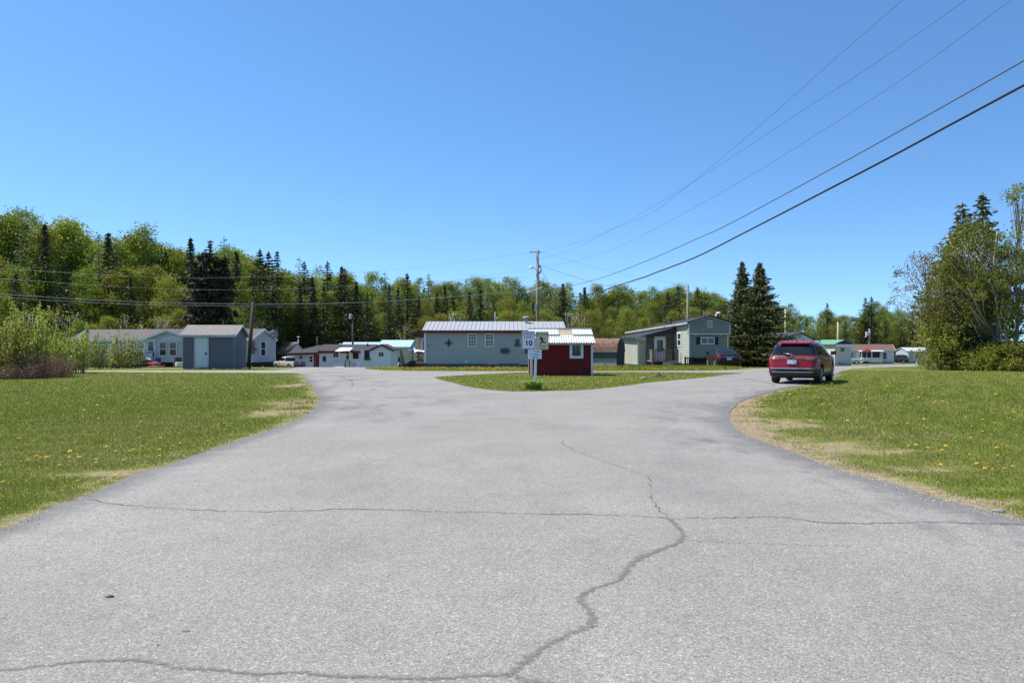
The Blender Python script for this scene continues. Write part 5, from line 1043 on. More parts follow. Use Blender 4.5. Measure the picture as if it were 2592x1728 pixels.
def sedan(label, loc, heading, mat, name="parked_car"):
    r = thing(name, label, "car", loc, heading); S = Shell([(a, b - 2.3, c - 2.3, d, e, f) for a, b, c, d, e, f in SED_TAB]); C = S.C; x, y, z = C[:, 0], C[:, 1], C[:, 2]
    WX = (-1.32, 1.36); RR = .33; arch = np.zeros(len(C), bool)
    for wx in WX: arch |= (np.hypot(x - wx, z - RR) < RR + .05) & (np.abs(y) > .45)
    S.make("body", mat, ~arch, 0, r, True, snap=[(wx, RR, RR + .05) for wx in WX]); m = MB(); m.box(-1.95, 1.95, -.66, .66, .22, .7); m.build("underbody", M("underbody_black", (.008, .008, .008)), r)
    S.make("rear_window", CARGLASS, (x < -.6) & (z > 1.075) & (z < 1.37) & (np.abs(y) < .66) & (S.N[:, 0] < -.2), .006, r); S.make("windscreen", CARGLASS, (x > .4) & (z > 1.05) & (z < 1.38) & (np.abs(y) < .66) & (S.N[:, 0] > .2), .006, r)
    for sgn in (1, -1):
        sd_ = (y * sgn > .45) & (np.abs(S.N[:, 1]) > .5) & (z > 1.04) & (z < 1.37)
        for a, b in ((-1.5, -.12), (-.05, 1.6)): S.make("side_window", CARGLASS, sd_ & (x > a + (z - 1.04) * 1.6 * (a < -1)) & (x < b - (z - 1.04) * 1.3 * (b > 1)), .006, r)
        S.make("tail_light", TAIL, (y * sgn > .48) & (x < -1.98) & (z > .70) & (z < .93), .010, r); S.make("headlight", GLASS, (y * sgn > .5) & (x > 1.9) & (z > .68) & (z < .82), .008, r)
        mirror(r, .95, sgn * .86, .98, sgn, mat)
        for wx in WX: wheel(r, wx, sgn * .77, RR, sgn, .21)
    S.make("chrome_strip", CHROME, (np.abs(y) < .36) & (x < -2.1) & (z > .80) & (z < .84), .012, r); m = MB(); m.box(-2.315, -2.27, -.16, .16, .60, .74); m.build("licence_plate", PLATE, r); return r
gx_, gy_ = X(1834, 61.5), 61.5
sedan("dark plum black sedan parked on the grass in front of the grey green home", (gx_, gy_ + .5, gz(gx_, gy_) + .02), R(87.5), paint("plum_black_paint", (.012, .007, .009), .08, .0, .55))
gx_, gy_ = X(1905, 88), 88.0
sedan("white car mostly hidden behind the lower branches of the paired spruces", (gx_, gy_, gz(gx_, gy_)), R(200), paint("white_paint", (.75, .75, .75), .6, 0.))
def pickup():
    Y = 112; x0 = X(731, Y); r = thing("pickup_truck", "silver pickup truck parked before the white house, shaded tailgate turned this way", "truck", (x0, Y, gz(x0, Y) + .30), R(136)); mat = paint("silver_paint", (.52, .49, .44), .3, .1)
    Lw = [(.42, -2.62, 2.55, .86, .12, .3), (.55, -2.70, 2.66, .93, .12, .35), (.85, -2.70, 2.68, .95, .1, .4), (1.02, -2.70, 2.6, .94, .08, .4), (1.08, -2.69, 2.3, .92, .08, .3), (1.12, -2.68, 1.5, .90, .08, .2)]
    S = Shell(Lw, 26, 84, .02); x, y, z = S.C.T; WX = (-1.55, 1.75); RR = .40; arch = np.zeros(len(x), bool)
    for wx in WX: arch |= (np.hypot(x - wx, z - RR) < RR + .08) & (np.abs(y) > .45)
    S.make("body", mat, ~arch, 0, r, True, snap=[(wx, RR, RR + .08) for wx in WX]); m = MB(); m.box(-2.4, 2.2, -.68, .68, .38, .85); m.build("underbody", M("underbody_black", (.008, .008, .008)), r)
    Cb = [(1.10, -.42, 1.42, .89, .1, .2), (1.3, -.42, 1.12, .85, .1, .2), (1.62, -.38, .70, .76, .12, .2), (1.72, -.30, .5, .70, .12, .2), (1.76, -.1, .3, .5, .1, .1)]
    K = Shell(Cb, 30, 60, .01); x, y, z = K.C.T; cb = K.make("cab", mat, np.ones(len(x), bool), 0, r, True)
    K.make("rear_window", CARGLASS, (K.N[:, 0] < -.6) & (z > 1.2) & (z < 1.6) & (np.abs(y) < .72), .006, cb); K.make("windscreen", CARGLASS, (K.N[:, 0] > .4) & (z > 1.16) & (z < 1.64) & (np.abs(y) < .76), .006, cb)
    for sgn in (1, -1):
        sd_ = (np.abs(K.N[:, 1]) > .5) & (z > 1.18) & (z < 1.6) & (y * sgn > .3)
        K.make("side_window", CARGLASS, sd_ & (x > -.30) & (x < 1.1 - (z - 1.18) * 1.0), .006, cb); mirror(r, 1.0, sgn * .92, 1.12, sgn, CLAD)
        for wx in WX: wheel(r, wx, sgn * .82, RR, sgn, .24)
    m = MB(); m.box(-2.6, -.5, -.78, .78, 1.115, 1.13); m.build("bed_top_sheet", M("bed_dark", (.03, .03, .03), .9), r); m = MB(); m.box(-2.745, -2.702, -.86, .86, .62, 1.12); g = m.build("tailgate", M("tailgate_shade_grey", (.10, .10, .105), .5), r)  # dark sheet at rail height closes the bed; tailgate shade painted dark grey
    m = MB(); m.box(-2.76, -2.746, -.1, .1, .86, .96); m.build("badge", CHROME, g); m = MB(); m.box(-2.82, -2.70, -.9, .9, .45, .60); m.build("bumper", CLAD, r)
pickup()
def small_trailer():
    Y = 152; x0 = X(2172, Y); b = gz(x0, Y); r = thing("utility_trailer", "little white utility trailer with white wheels between the green roof and the far trailer home", "trailer", (x0, Y, b), R(-10))
    m = MB(); m.loft2([(-1.2, -.6, .45), (.9, -.6, .45), (.9, .6, .45), (-1.2, .6, .45)], [(-1.4, -.65, .95), (1.0, -.65, .95), (1.0, .65, .95), (-1.4, .65, .95)]); m.build("body", WHITE, r)
    m = MB(); m.bar((.9, 0, .45), (2.2, 0, .45), .1); m.bar((1.4, 0, .45), (1.4, 0, 0), .08); m.build("tow_bar", M("rusty_bar", (.08, .035, .025), .8), r)
    for s in (1, -1): wheel(r, -.4, s * .72, .33, s, .2, WHITE)
    m = MB(); m.box(1.0, 1.7, -.4, .4, .1, .55); m.build("storage_box", M("rust_box", (.12, .03, .025), .7), r)
small_trailer()
def parasol():
    Y = 157; x0 = X(2194, Y); b = gz(x0, Y); r = thing("parasol", "closed down red parasol standing before the porch of the far trailer home", "umbrella", (x0, Y, b)); h = Zp(881, Y) - b
    r['label'] = "red garden parasol standing before the porch of the far trailer home"
    m = MB(); m.tube([(0, 0, 0), (0, 0, h)], .03, 6); m.build("pole", WHITE, r); m = MB(); n = 8; vs = [(0, 0, h)] + [(.85 * math.cos(k * .785), .5 * math.sin(k * .785), h - .42) for k in range(n)] + [(.83 * math.cos(k * .785), .48 * math.sin(k * .785), h - .58) for k in range(n)]
    m.add(vs, [(0, 1 + k, 1 + (k + 1) % n) for k in range(n)] + [(1 + k, 1 + n + k, 1 + n + (k + 1) % n, 1 + (k + 1) % n) for k in range(n)]); m.build("canopy", M("parasol_red", (.32, .012, .02), .7), r)
    m = MB(); m.lathe([(.1, 0), (.3, 0), (.28, .08), (.05, .12)], 12); m.build("base", CONC, r)
parasol()
def bird_bath():
    Y = 160; x0 = X(2321, Y); r = thing("bird_bath", "pale bird bath on a post in front of the bluish grey cabin", "bird bath", (x0, Y, gz(x0, Y))); m = MB(); m.lathe([(.2, 0), (.2, .1), (.1, .15), (.09, .85), (.12, .9)], 12); m.build("pedestal", M("pale_stone", (.5, .48, .45), .8), r); m = MB(); m.lathe([(.05, .88), (.35, .95), (.42, 1.05), (.38, 1.06), (.05, .98)], 16); m.build("bowl", M("pale_stone", (.5, .48, .45)), r)
bird_bath()

# ================================================================ ROAD SIGN
def text_mesh(txt, size, name, mat, parent, loc, rot, bold=.0, align='CENTER', depth=.0015, spacing=1.0):
    cu = bpy.data.curves.new(name, 'FONT'); cu.body = txt; cu.size = size; cu.align_x = align; cu.align_y = 'CENTER'; cu.extrude = depth; cu.offset = bold; cu.space_character = spacing
    tmp = bpy.data.objects.new(name, cu); COL.objects.link(tmp); dg = bpy.context.evaluated_depsgraph_get(); me = bpy.data.meshes.new_from_object(tmp.evaluated_get(dg)); bpy.data.objects.remove(tmp); me.materials.clear(); me.materials.append(mat)
    o = link_mesh(name, me, parent); o.location = loc; o.rotation_euler = rot; return o
def rrect(w_, h, rad, n=5):
    p = []
    for cx, cy, a0 in ((w_ / 2 - rad, h / 2 - rad, 0), (-w_ / 2 + rad, h / 2 - rad, 90), (-w_ / 2 + rad, -h / 2 + rad, 180), (w_ / 2 - rad, -h / 2 + rad, 270)):
        for k in range(n + 1): a = R(a0 + 90 * k / n); p.append((cx + rad * math.cos(a), cy + rad * math.sin(a)))
    return p
def road_sign():
    Y = 28.6; x0 = X(1354, Y); b = gz(x0, Y); s = Y / F; r = thing("road_sign", "white post carrying speed limit, slow children and no trucks signs on the grass island", "sign", (x0, Y, b))
    blk = M("sign_black", (.012, .012, .014), .5, .1, 10); up = (R(90), 0, 0)
    m = MB(); m.loft2([(-.05, .01, -.2), (.035, .01, -.2), (.035, .09, -.2), (-.05, .09, -.2)], [(.005, .02, 1.75), (.09, .02, 1.75), (.09, .10, 1.75), (.005, .10, 1.75)]); m.build("post", M("white_post", (.62, .64, .66), .7, .12, 4, (1, 1, .3), grime=.4), r)
    zz = lambda py: Zp(py, Y) - b; uu = lambda px: X(px, Y) - x0
    def plate(name, cx, cy, w_, h, col, rad, border, label, yoff):
        m = MB(); p = rrect(w_, h, rad); m.prism([(cx + a, cy + c) for a, c in p], 'y', yoff - .004, yoff); pl = m.build(name, col, r); pl['label'] = label
        if border:
            m = MB(); o = rrect(w_ - .025, h - .025, rad * .9); i = rrect(w_ - .025 - 2 * border, h - .025 - 2 * border, rad * .75); n = len(o)
            m.add([(cx + a, yoff - .0055, cy + c) for a, c in o] + [(cx + a, yoff - .0055, cy + c) for a, c in i], [(k, (k + 1) % n, n + (k + 1) % n, n + k) for k in range(n)]); m.build("border", blk, pl)
        return pl
    wm = M("sign_white", (.60, .64, .72), .45, .06, 3, grime=.12); cm = M("sign_faded_yellow", (.50, .47, .31), .5, .06, 3, grime=.12); nm = M("notice_white", (.60, .65, .74), .5, .05, 3)
    cx, cy = uu(1337.6), zz(860); pl = plate("speed_limit_sign", cx, cy, .455, .62, wm, .04, .010, "white speed limit 10 sign", .0)
    T = lambda t, sz, y, bold, par, c=cx, sp=1.0, mt=blk: text_mesh(t, sz, "lettering", mt, par, (c, -.006 + par_y[0], y), up, bold, spacing=sp)
    par_y = [.0]; T("SPEED", .128, cy + .205, .0, pl, cx + .005, 1.06); T("LIMIT", .128, cy + .085, .0, pl, cx + .005, 1.06); T("10", .245, cy - .12, .009, pl, cx + .01, 1.05)
    cx2, cy2 = uu(1372), zz(862); par_y = [.003]; p2 = plate("children_sign", cx2, cy2, .455, .62, cm, .04, .010, "faded yellow slow children at play sign", .003)
    T("SLOW", .132, cy2 + .21, .0015, p2, cx2, 1.12); T("CHILDREN", .052, cy2 - .185, .0008, p2, cx2, 1.25); T("AT PLAY", .052, cy2 - .243, .0008, p2, cx2, 1.25)
    # running figure
    m = MB(); yy = -.0035
    def stroke(pts, w0, w1):
        n = len(pts)
        for i in range(n - 1):
            a, c = Vector(pts[i]), Vector(pts[i + 1]); d = (c - a).normalized(); q = Vector((-d.y, d.x)); wa = w0 + (w1 - w0) * i / (n - 1); wb = w0 + (w1 - w0) * (i + 1) / (n - 1); e = d * .008
            pp = [a + q * wa - e, a - q * wa - e, c - q * wb + e, c + q * wb + e]; m.add([(cx2 + v.x, yy - .0004 * (len(m.f) % 7), cy2 + v.y) for v in pp], [(0, 1, 2, 3)])
    m.add([(cx2 - .045 + .034 * math.cos(k * .5236), yy - .004, cy2 + .105 + .036 * math.sin(k * .5236)) for k in range(12)], [tuple(range(12))])
    stroke([(-.02, .085), (.005, .03), (.018, -.02)], .026, .034); stroke([(-.015, .08), (-.055, .03), (-.095, .045)], .015, .010); stroke([(.0, .08), (.06, .075), (.105, .05)], .016, .009); stroke([(.02, -.015), (-.03, -.055), (-.055, -.13)], .030, .013); stroke([(-.05, -.125), (-.075, -.135)], .012, .008); stroke([(.02, -.02), (.07, -.07), (.125, -.06)], .030, .013); stroke([(.12, -.06), (.13, -.04)], .012, .010)
    m.build("running_figure", blk, p2)
    cx, cy = uu(1353.5), zz(896.5); par_y = [.006]; p3 = plate("truck_notice", cx, cy, .475, .315, nm, .004, 0, "white notice reading no trucks or tractor trailers", .006)
    T("Trucks", .072, cy + .095, .002, p3, cx + .075); T("No", .066, cy + .095, .0005, p3, cx - .125, 1.0, M("faded_letter", (.48, .49, .56), .6)); T("or Tractor", .072, cy - .005, .002, p3, cx); T("Trailers", .072, cy - .10, .002, p3, cx)
road_sign()
LILY = NT("lily_leaf"); LILY.color(LILY.ramp(LILY.attr("tone"), [(0., (.10, .20, .015, 1)), (.6, (.19, .31, .035, 1)), (1., (.36, .46, .10, 1))])).set(Roughness=.45); LILY = LILY.mat
def strap_clump(name, n, rad, h, wd, mat, seed):
    g = np.random.default_rng(seed); V = []; T = []
    for i in range(n):
        a = g.random() * 6.283; r0 = g.random() ** .7 * rad * .45; base = np.array([r0 * math.cos(a), r0 * math.sin(a), 0]); a2 = a + g.normal(0, .5); d = np.array([math.cos(a2), math.sin(a2), 0]); L = h * g.uniform(.65, 1.15); out = g.uniform(.25, 1.0) * rad; perp = np.array([-d[1], d[0], 0]); prev = None; tn = g.random()
        for k in range(6):
            t = k / 5; p = base + d * out * t ** 1.5 + np.array([0, 0, L * (1.25 * t - .62 * t ** 2.4)]); w_ = wd * (1 - t ** 2 * .95) * (.6 + .4 * min(1, t * 4)); cur = (p - perp * w_, p + perp * w_)
            if prev is not None: V.append([prev[0], prev[1], cur[1], cur[0]]); T.append(tn)
            prev = cur
    return np_mesh(name, np.array(V), 4, mat, {"tone": T})
o = link_mesh("daylily_clump", strap_clump("daylily_clump", 230, .56, .46, .017, LILY, 3)); gx_, gy_ = X(1350, 28.3), 28.3; o.location = (gx_, gy_, gz(gx_, gy_)); tag(o, "bright green clump of strap leaves at the foot of the sign post", "plant")

# ================================================================ YARD THINGS
def wood_trailer():
    Y = 56; x0 = X(1014, Y); x1 = X(1077, Y); L = x1 - x0; b = gz(x0, Y); r = thing("wooden_trailer", "weathered wooden flat trailer with upright stakes and wire rack beside the blue grey home", "trailer", (x0, Y, b), R(2)); z = lambda py: Zp(py, Y) - b
    m = MB(); m.box(-.05, L, -.6, .7, z(927), z(918)); m.build("bed", WOODD, r)
    for px, w_ in ((1018, .16), (1047, .12)): m = MB(); m.bar((X(px, Y) - x0, -.55, z(926)), (X(px, Y) - x0 - .03, -.55, z(884)), w_); m.build("stake", WOODG, r)
    m = MB(); m.bar((.1, -.5, z(886)), (.26, -.5, z(918)), .1); m.build("brace", WOODG, r)
    m = MB()
    for k in range(6): m.tube([(.3 + k * .1, -.56, z(920)), (.3 + k * .1, -.56, z(897))], .008, 4)
    for py in (897, 903, 909, 915): m.tube([(.25, -.555, z(py)), (.85, -.555, z(py))], .008, 4)
    m.build("wire_rack", BLACKM, r)
    for y in (-.62, .72): m = MB(); m.lathe([(.1, -.08), (.28, -.08), (.28, .08), (.1, .08)], 16, (.8, y, .28), 'y'); m.build("wheel", TYRE, r)
wood_trailer()
def woodpile():
    Y = 60; x0 = X(1052, Y); b = gz(x0, Y); r = thing("firewood_stack", "stack of dark split firewood under a white tarpaulin behind the wooden trailer", "firewood", (x0, Y, b)); g = random.Random(4); m = MB(); W = 1.5
    for i in range(9):
        for j in range(7):
            x, z = .1 + i * .165 + (j % 2) * .08, .25 + j * .14; rr = g.uniform(.055, .085); n = g.choice((3, 5, 6)); a0 = g.random() * 6
            pts = [(x + rr * math.cos(a0 + k * 6.283 / n), z + rr * math.sin(a0 + k * 6.283 / n)) for k in range(n)]; d = g.uniform(0, .08); m.prism(pts, 'y', -d, .45)
    m.build("logs", M("split_logs", (.055, .045, .038), .9, .5, 9), r)
    m = MB(); nx, ny = 14, 8; vs = []
    for i in range(nx + 1):
        for j in range(ny + 1): u, v = i / nx, j / ny; vs.append((-.08 + u * (W + .3), -.12 + v * .75, 1.32 + .07 * math.sin(u * 9 + v * 3) - (.28 * max(0, .25 - v) * 4 * .5) - .15 * abs(u - .5)))
    m.add(vs, [(i * (ny + 1) + j, (i + 1) * (ny + 1) + j, (i + 1) * (ny + 1) + j + 1, i * (ny + 1) + j + 1) for i in range(nx) for j in range(ny)], True); o = m.build("tarpaulin", M("white_tarp", (.72, .73, .75), .5, .06, 3), r); sm = o.modifiers.new("thick", 'SOLIDIFY'); sm.thickness = .01
woodpile()
def snowmobile():
    Y = 74; x0 = X(372, Y); b = gz(x0, Y) + .05; r = thing("snowmobile", "red and black snowmobile with white windscreen parked before the long trailer's deck", "snowmobile", (x0, Y, b), R(-8))
    m = MB(); m.prism([(-1.3, .25), (-1.25, .62), (-.4, .72), (-.2, .6), (.3, .55), (.2, .2)], 'y', -.22, .22); m.build("seat_tunnel", M("sled_black", (.015, .015, .016), .5), r)
    m = MB(); m.loft2([(-.1, -.36, .25), (1.35, -.22, .3), (1.35, .22, .3), (-.1, .36, .25)], [(0, -.22, .68), (.85, -.12, .50), (.85, .12, .50), (0, .22, .68)]); m.build("hood", paint("sled_red", (.16, .004, .006), .3, .0), r)
    m = MB(); m.loft2([(.05, -.18, .67), (.4, -.12, .62), (.4, .12, .62), (.05, .18, .67)], [(-.10, -.17, .86), (-.02, -.12, .87), (-.02, .12, .87), (-.10, .17, .86)]); m.build("windscreen", M("pale_windscreen", (.75, .72, .74), .2, .03, 2), r)
    m = MB(); m.bar((-.15, -.38, .88), (-.15, .38, .88), .04); m.build("handlebar", BLACKM, r); m = MB(); m.box(-1.4, .1, -.19, .19, .0, .24); m.build("track", TYRE, r)
    for s in (-1, 1): m = MB(); m.tube([(.3, s * .45, .04), (1.3, s * .45, .04), (1.5, s * .45, .18)], .045, 6); m.bar((.8, s * .45, .06), (.6, s * .2, .35), .05); m.build("ski", M("ski_red", (.25, .01, .012), .5), r)
snowmobile()
def drum(name, label, px, py, Y, rad, h, mat):
    m = MB(); m.lathe([(rad * .8, 0), (rad * .96, .01), (rad, h * .3), (rad * .96, h * .33), (rad, h * .36), (rad, h * .62), (rad * .96, h * .65), (rad, h * .68), (rad * .96, h), (rad * .8, h + .01), (rad * .78, h - .03)], 18); o = m.build(name, mat); x0 = X(px, Y); o.location = (x0, Y, gz(x0, Y) + .1); tag(o, label, name.replace('_', ' '))
drum("plastic_barrel", "blue plastic barrel beside the snowmobile and the trailer's deck", 398, 0, 75.5, .33, .8, M("barrel_blue", (.012, .05, .22), .5))
drum("white_bucket", "white tub standing left of the dark slate shed", 455, 0, 60, .30, .32, M("tub_white", (.62, .64, .68), .5)); drum("steel_drum", "dark metal drum with pale lid behind the white tub", 450, 0, 70, .34, .75, M("drum_dark", (.07, .05, .045), .6))
def stone(name, label, px, py, sz, mat, cat="stone", flat=.6, seed=1):
    g = random.Random(seed); m = MB(); vs = []; n = 8
    rows = [(0, 0), (.5, .85), (.9, .45), (1.0, .15), (.9, 0)]
    for rr, zz in rows[1:]:
        for k in range(n): a = k * .785; q = rr * g.uniform(.8, 1.15); vs.append((sz * q * math.cos(a), sz * .7 * q * math.sin(a), sz * flat * zz))
    vs.append((0, 0, sz * flat)); m.add(vs, [(i * n + j, i * n + (j + 1) % n, (i + 1) * n + (j + 1) % n, (i + 1) * n + j) for i in range(3) for j in range(n)] + [(len(vs) - 1, (j + 1) % n, j) for j in range(n)], True)
    o = m.build(name, mat); x, y = G(px, py); o.location = (x, y, gz(x, y) + .012); tag(o, label, cat); return o
STN = M("grey_stone", (.22, .20, .17), .9, .25, 6); LEAFB = M("dry_leaf_brown", (.06, .035, .022), .7, .3, 20)
stone("stone", "pale stone lying in the grass island right of the red shed", 1628, 960, .17, STN, seed=2)
stone("dry_leaf", "dark curled scrap lying on the asphalt at lower left", 277, 1516, .030, LEAFB, "leaf", .5, 5); stone("dry_leaf", "brown flat leaf on the asphalt left of the sandy cracks", 470, 1603, .030, M("flat_leaf_tan", (.12, .075, .05), .8, .3, 20), "leaf", .15, 6); stone("stone", "flat pale stone at the asphalt's edge beside the right lawn", 2527, 1296, .07, STN, flat=.35, seed=9)
def fire_ring():
    x, y = G(1668, 954); r = thing("fire_ring", "ring of rough brown stones and sticks on the grass island", "fire pit", (x, y, gz(x, y))); r.scale = (.7, .7, .62); g = random.Random(8)
    for k in range(9):
        a = k * .698; m = MB(); rr = g.uniform(.07, .12); m.lathe([(rr * .5, 0), (rr, rr * .3), (rr * .85, rr * .9), (rr * .3, rr * 1.3)], 7, (.42 * math.cos(a), .3 * math.sin(a), 0)); m.build("stone", M("burnt_stone", (.10, .065, .055), .9, .3, 8), r)
    for k in range(6): a = k * 1.05; m = MB(); m.tube([(.3 * math.cos(a), .25 * math.sin(a), .02), (-.05 * math.cos(a), -.05 * math.sin(a), .33)], .022, 5); m.build("stick", WOODD, r)
fire_ring()
def parked_red_white():
    Y = 83; x0 = X(181, Y); r = thing("camper_trailer", "white vehicle with red stripe glimpsed through the bushes left of the long trailer", "trailer", (x0, Y, gz(x0, Y)), R(10)); r['label'] = "white and red boat on a trailer glimpsed left of the long trailer home"; r['category'] = "boat"; r.name = "trailer_boat"
    m = MB(); A = [(-.1, -.7, 1.0), (.7, 0, 1.25), (-.1, .7, 1.0), (-.1, 0, .6)]; B = [(-2.6, -.75, .95), (-2.6, 0, 1.0), (-2.6, .75, .95), (-2.6, 0, .45)]; m.loft2(A, B); m.build("hull", M("hull_red", (.4, .03, .02), .4), r); m = MB(); m.loft2([(-.2, -.6, 1.03), (.45, 0, 1.28), (-.2, .6, 1.03)], [(-2.5, -.7, 1.3), (-2.5, 0, 1.6), (-2.5, .7, 1.3)]); m.build("cover", WHITE, r)
    m = MB(); m.bar((-2.5, 0, .4), (1.4, 0, .4), .1); m.build("trailer_frame", GALV, r)
    for s in (-1, 1): m = MB(); m.lathe([(.08, -.08), (.28, -.08), (.28, .08), (.08, .08)], 16, (-1.6, s * .8, .28), 'y'); m.build("wheel", TYRE, r)
parked_red_white()
SEED_WOOD = 37
# ================================================================ TREES
def leaf_mat(name, stops, trans=.28, rough=.55, hue=.03, val=.18):
    t = NT(name); oi = t.node("ShaderNodeObjectInfo"); c = t.ramp(t.attr("tone"), stops); h = t.node("ShaderNodeHueSaturation"); t.l(c, h.inputs["Color"])
    t.l(t.math('ADD', t.math('MULTIPLY', oi.outputs["Random"], hue), .5 - hue / 2), h.inputs["Hue"]); t.l(t.math('ADD', t.math('MULTIPLY', oi.outputs["Random"], val * 2), 1 - val), h.inputs["Value"])
    t.color(h.outputs[0]).set(Roughness=rough); t.b.inputs["Specular IOR Level"].default_value = .25
    tr = t.node("ShaderNodeBsdfTranslucent"); t.l(h.outputs[0], tr.inputs[0]); mx = t.node("ShaderNodeMixShader"); mx.inputs[0].default_value = trans; t.l(t.b.outputs[0], mx.inputs[1]); t.l(tr.outputs[0], mx.inputs[2]); t.l(mx.outputs[0], t.out.inputs[0]); return t.mat
L_ASPEN = leaf_mat("fresh_green_leaf", [(0., (.125, .165, .018, 1)), (.5, (.190, .240, .028, 1)), (1., (.29, .33, .058, 1))], .48)
L_OLIVE = leaf_mat("olive_bud_leaf", [(0., (.16, .175, .022, 1)), (.5, (.245, .26, .033, 1)), (1., (.33, .32, .065, 1))], .48)
L_SPRUCE = leaf_mat("spruce_needle", [(0., (.022, .031, .010, 1)), (.6, (.046, .058, .017, 1)), (1., (.10, .105, .032, 1))], .05, .6, .03, .25)
L_SPRUCE_Y = leaf_mat('yard_spruce_needle', [(0., (.035, .045, .012, 1)), (.5, (.075, .085, .022, 1)), (1., (.16, .155, .045, 1))], .12, .6, .02, .1)
L_TWIG = leaf_mat('red_twig_bud', [(0., (.26, .14, .085, 1)), (1., (.46, .29, .18, 1))], .2)
L_CEDAR = leaf_mat("cedar_spray", [(0., (.014, .015, .007, 1)), (.6, (.030, .029, .011, 1)), (1., (.055, .045, .018, 1))], .04)
L_LARCH = leaf_mat("larch_needle", [(0., (.09, .14, .03, 1)), (1., (.18, .235, .06, 1))], .2)
L_BUD = leaf_mat("brown_bud", [(0., (.12, .09, .06, 1)), (.6, (.20, .155, .10, 1)), (1., (.27, .23, .13, 1))], .2)
L_WILLOW = leaf_mat("willow_leaf", [(0., (.17, .21, .02, 1)), (.5, (.28, .31, .035, 1)), (1., (.45, .42, .14, 1))], .5)
BARK_P = M("pale_birch_bark", (.42, .39, .34), .8, .3, 4, (1, 1, 2)); BARK_G = M("grey_bark", (.15, .125, .10), .9, .3, 4, (1, 1, .4)); BARK_D = M("dark_bark", (.045, .035, .028), .9, .3, 4, (1, 1, .4)); TWIG_R = M("red_twig", (.36, .17, .11), .7, .3, 9)

def leaf_quads(g, C, size, up=.3, ratio=.55, D=None):
    """rhombic leaves (or leaf sprays) at points C, long axis random or along D"""
    n = len(C); d = g.normal(size=(n, 3)) if D is None else D + g.normal(size=(n, 3)) * .35; d /= np.linalg.norm(d, axis=1, keepdims=True); q = g.normal(size=(n, 3)); q[:, 2] *= 1 - up; s = np.cross(d, q); s /= np.linalg.norm(s, axis=1, keepdims=True) + 1e-9
    sz = (size * (.65 + .7 * g.random(n)))[:, None] * .5
    V = np.empty((n, 4, 3)); V[:, 0] = C - d * sz; V[:, 1] = C + s * sz * ratio; V[:, 2] = C + d * sz; V[:, 3] = C - s * sz * ratio; return V
def profile(shape, t):
    if shape == 'oval': return np.sin(np.pi * np.clip(t, 0, 1) ** .85) ** .65
    if shape == 'round': return np.sqrt(np.clip(1 - (2 * t - 1) ** 2, 0, 1))
    if shape == 'vase': return np.clip(.35 + .9 * t, 0, 1) * np.sqrt(np.clip(1 - t ** 4, 0, 1))
    if shape == 'cone': return (1 - t) ** .8 * np.clip(t * 8, .4, 1)
    return np.clip(np.minimum(t * 6, (1 - t) * 2.2), 0, 1) ** .55          # column
def broadleaf(name, seed, h, cr, cb, ncl, npl, leaf, clr, lm, bark, shape='oval', tr=.14, lean=0., stems=1, limbs=26, ratio=.6, limb_r=.045):
    g = np.random.default_rng(seed); t = g.random(ncl) ** .9; az = g.random(ncl) * 6.283; rr = profile(shape, t) * cr * np.sqrt(g.random(ncl)) ** .75
    zc = h * (cb + (1 - cb) * t); cx = rr * np.cos(az) + lean * zc / h; cy = rr * np.sin(az); CC = np.stack([cx, cy, zc], 1)
    per = np.maximum(3, (npl * g.uniform(.4, 1.6, ncl))).astype(int); idx = np.repeat(np.arange(ncl), per); rad = clr * g.uniform(.6, 1.4, ncl)
    C = CC[idx] + np.clip(g.normal(size=(len(idx), 3)), -1.55, 1.55) * rad[idx][:, None] * np.array([.62, .62, .45]); V = leaf_quads(g, C, leaf, .3, ratio)
    ct = g.random(ncl); tone = np.clip(.55 * ct[idx] + .45 * g.random(len(idx)), 0, 1)
    crown = np_mesh(name + "_crown", V, 4, lm, {"tone": tone})
    m = MB(); rg = random.Random(seed)
    for s in range(stems):
        a = s * 6.283 / max(stems, 1) + rg.random(); sp = 0 if stems == 1 else .16 * h
        top = (lean * .9 + sp * math.cos(a), sp * math.sin(a), h * .93); pts = []
        for k in range(7):
            u = k / 6; pts.append((top[0] * u ** 1.4 + rg.uniform(-.02, .02) * h * (k > 0) * .6, top[1] * u ** 1.4 + rg.uniform(-.02, .02) * h * (k > 0) * .6, -.2 + (top[2] + .2) * u))
        m.tube(pts, [tr * (1 - .9 * k / 6) + .012 for k in range(7)], 7)
        for j in rg.sample(range(ncl), min(limbs // stems, ncl)):
            c = CC[j]; zb_ = max(.12 * h, c[2] - rg.uniform(.12, .28) * h); u = zb_ / h; k = min(int(u * 6), 5); f = u * 6 - k; b0 = Vector(pts[k]).lerp(Vector(pts[k + 1]), min(f, 1)); c = Vector(c)
            mid = b0.lerp(c, .55) + Vector((0, 0, -.03 * h)); m.tube([b0, mid, c], [max(limb_r * (1 - u * .5), .012), limb_r * .55, .010], 5)
    me = bpy.data.meshes.new(name + "_trunk"); me.from_pydata(m.v, [], m.f); me.materials.append(bark); me.polygons.foreach_set('use_smooth', [True] * len(m.f)); me.update()
    return crown, me, (V, tone)
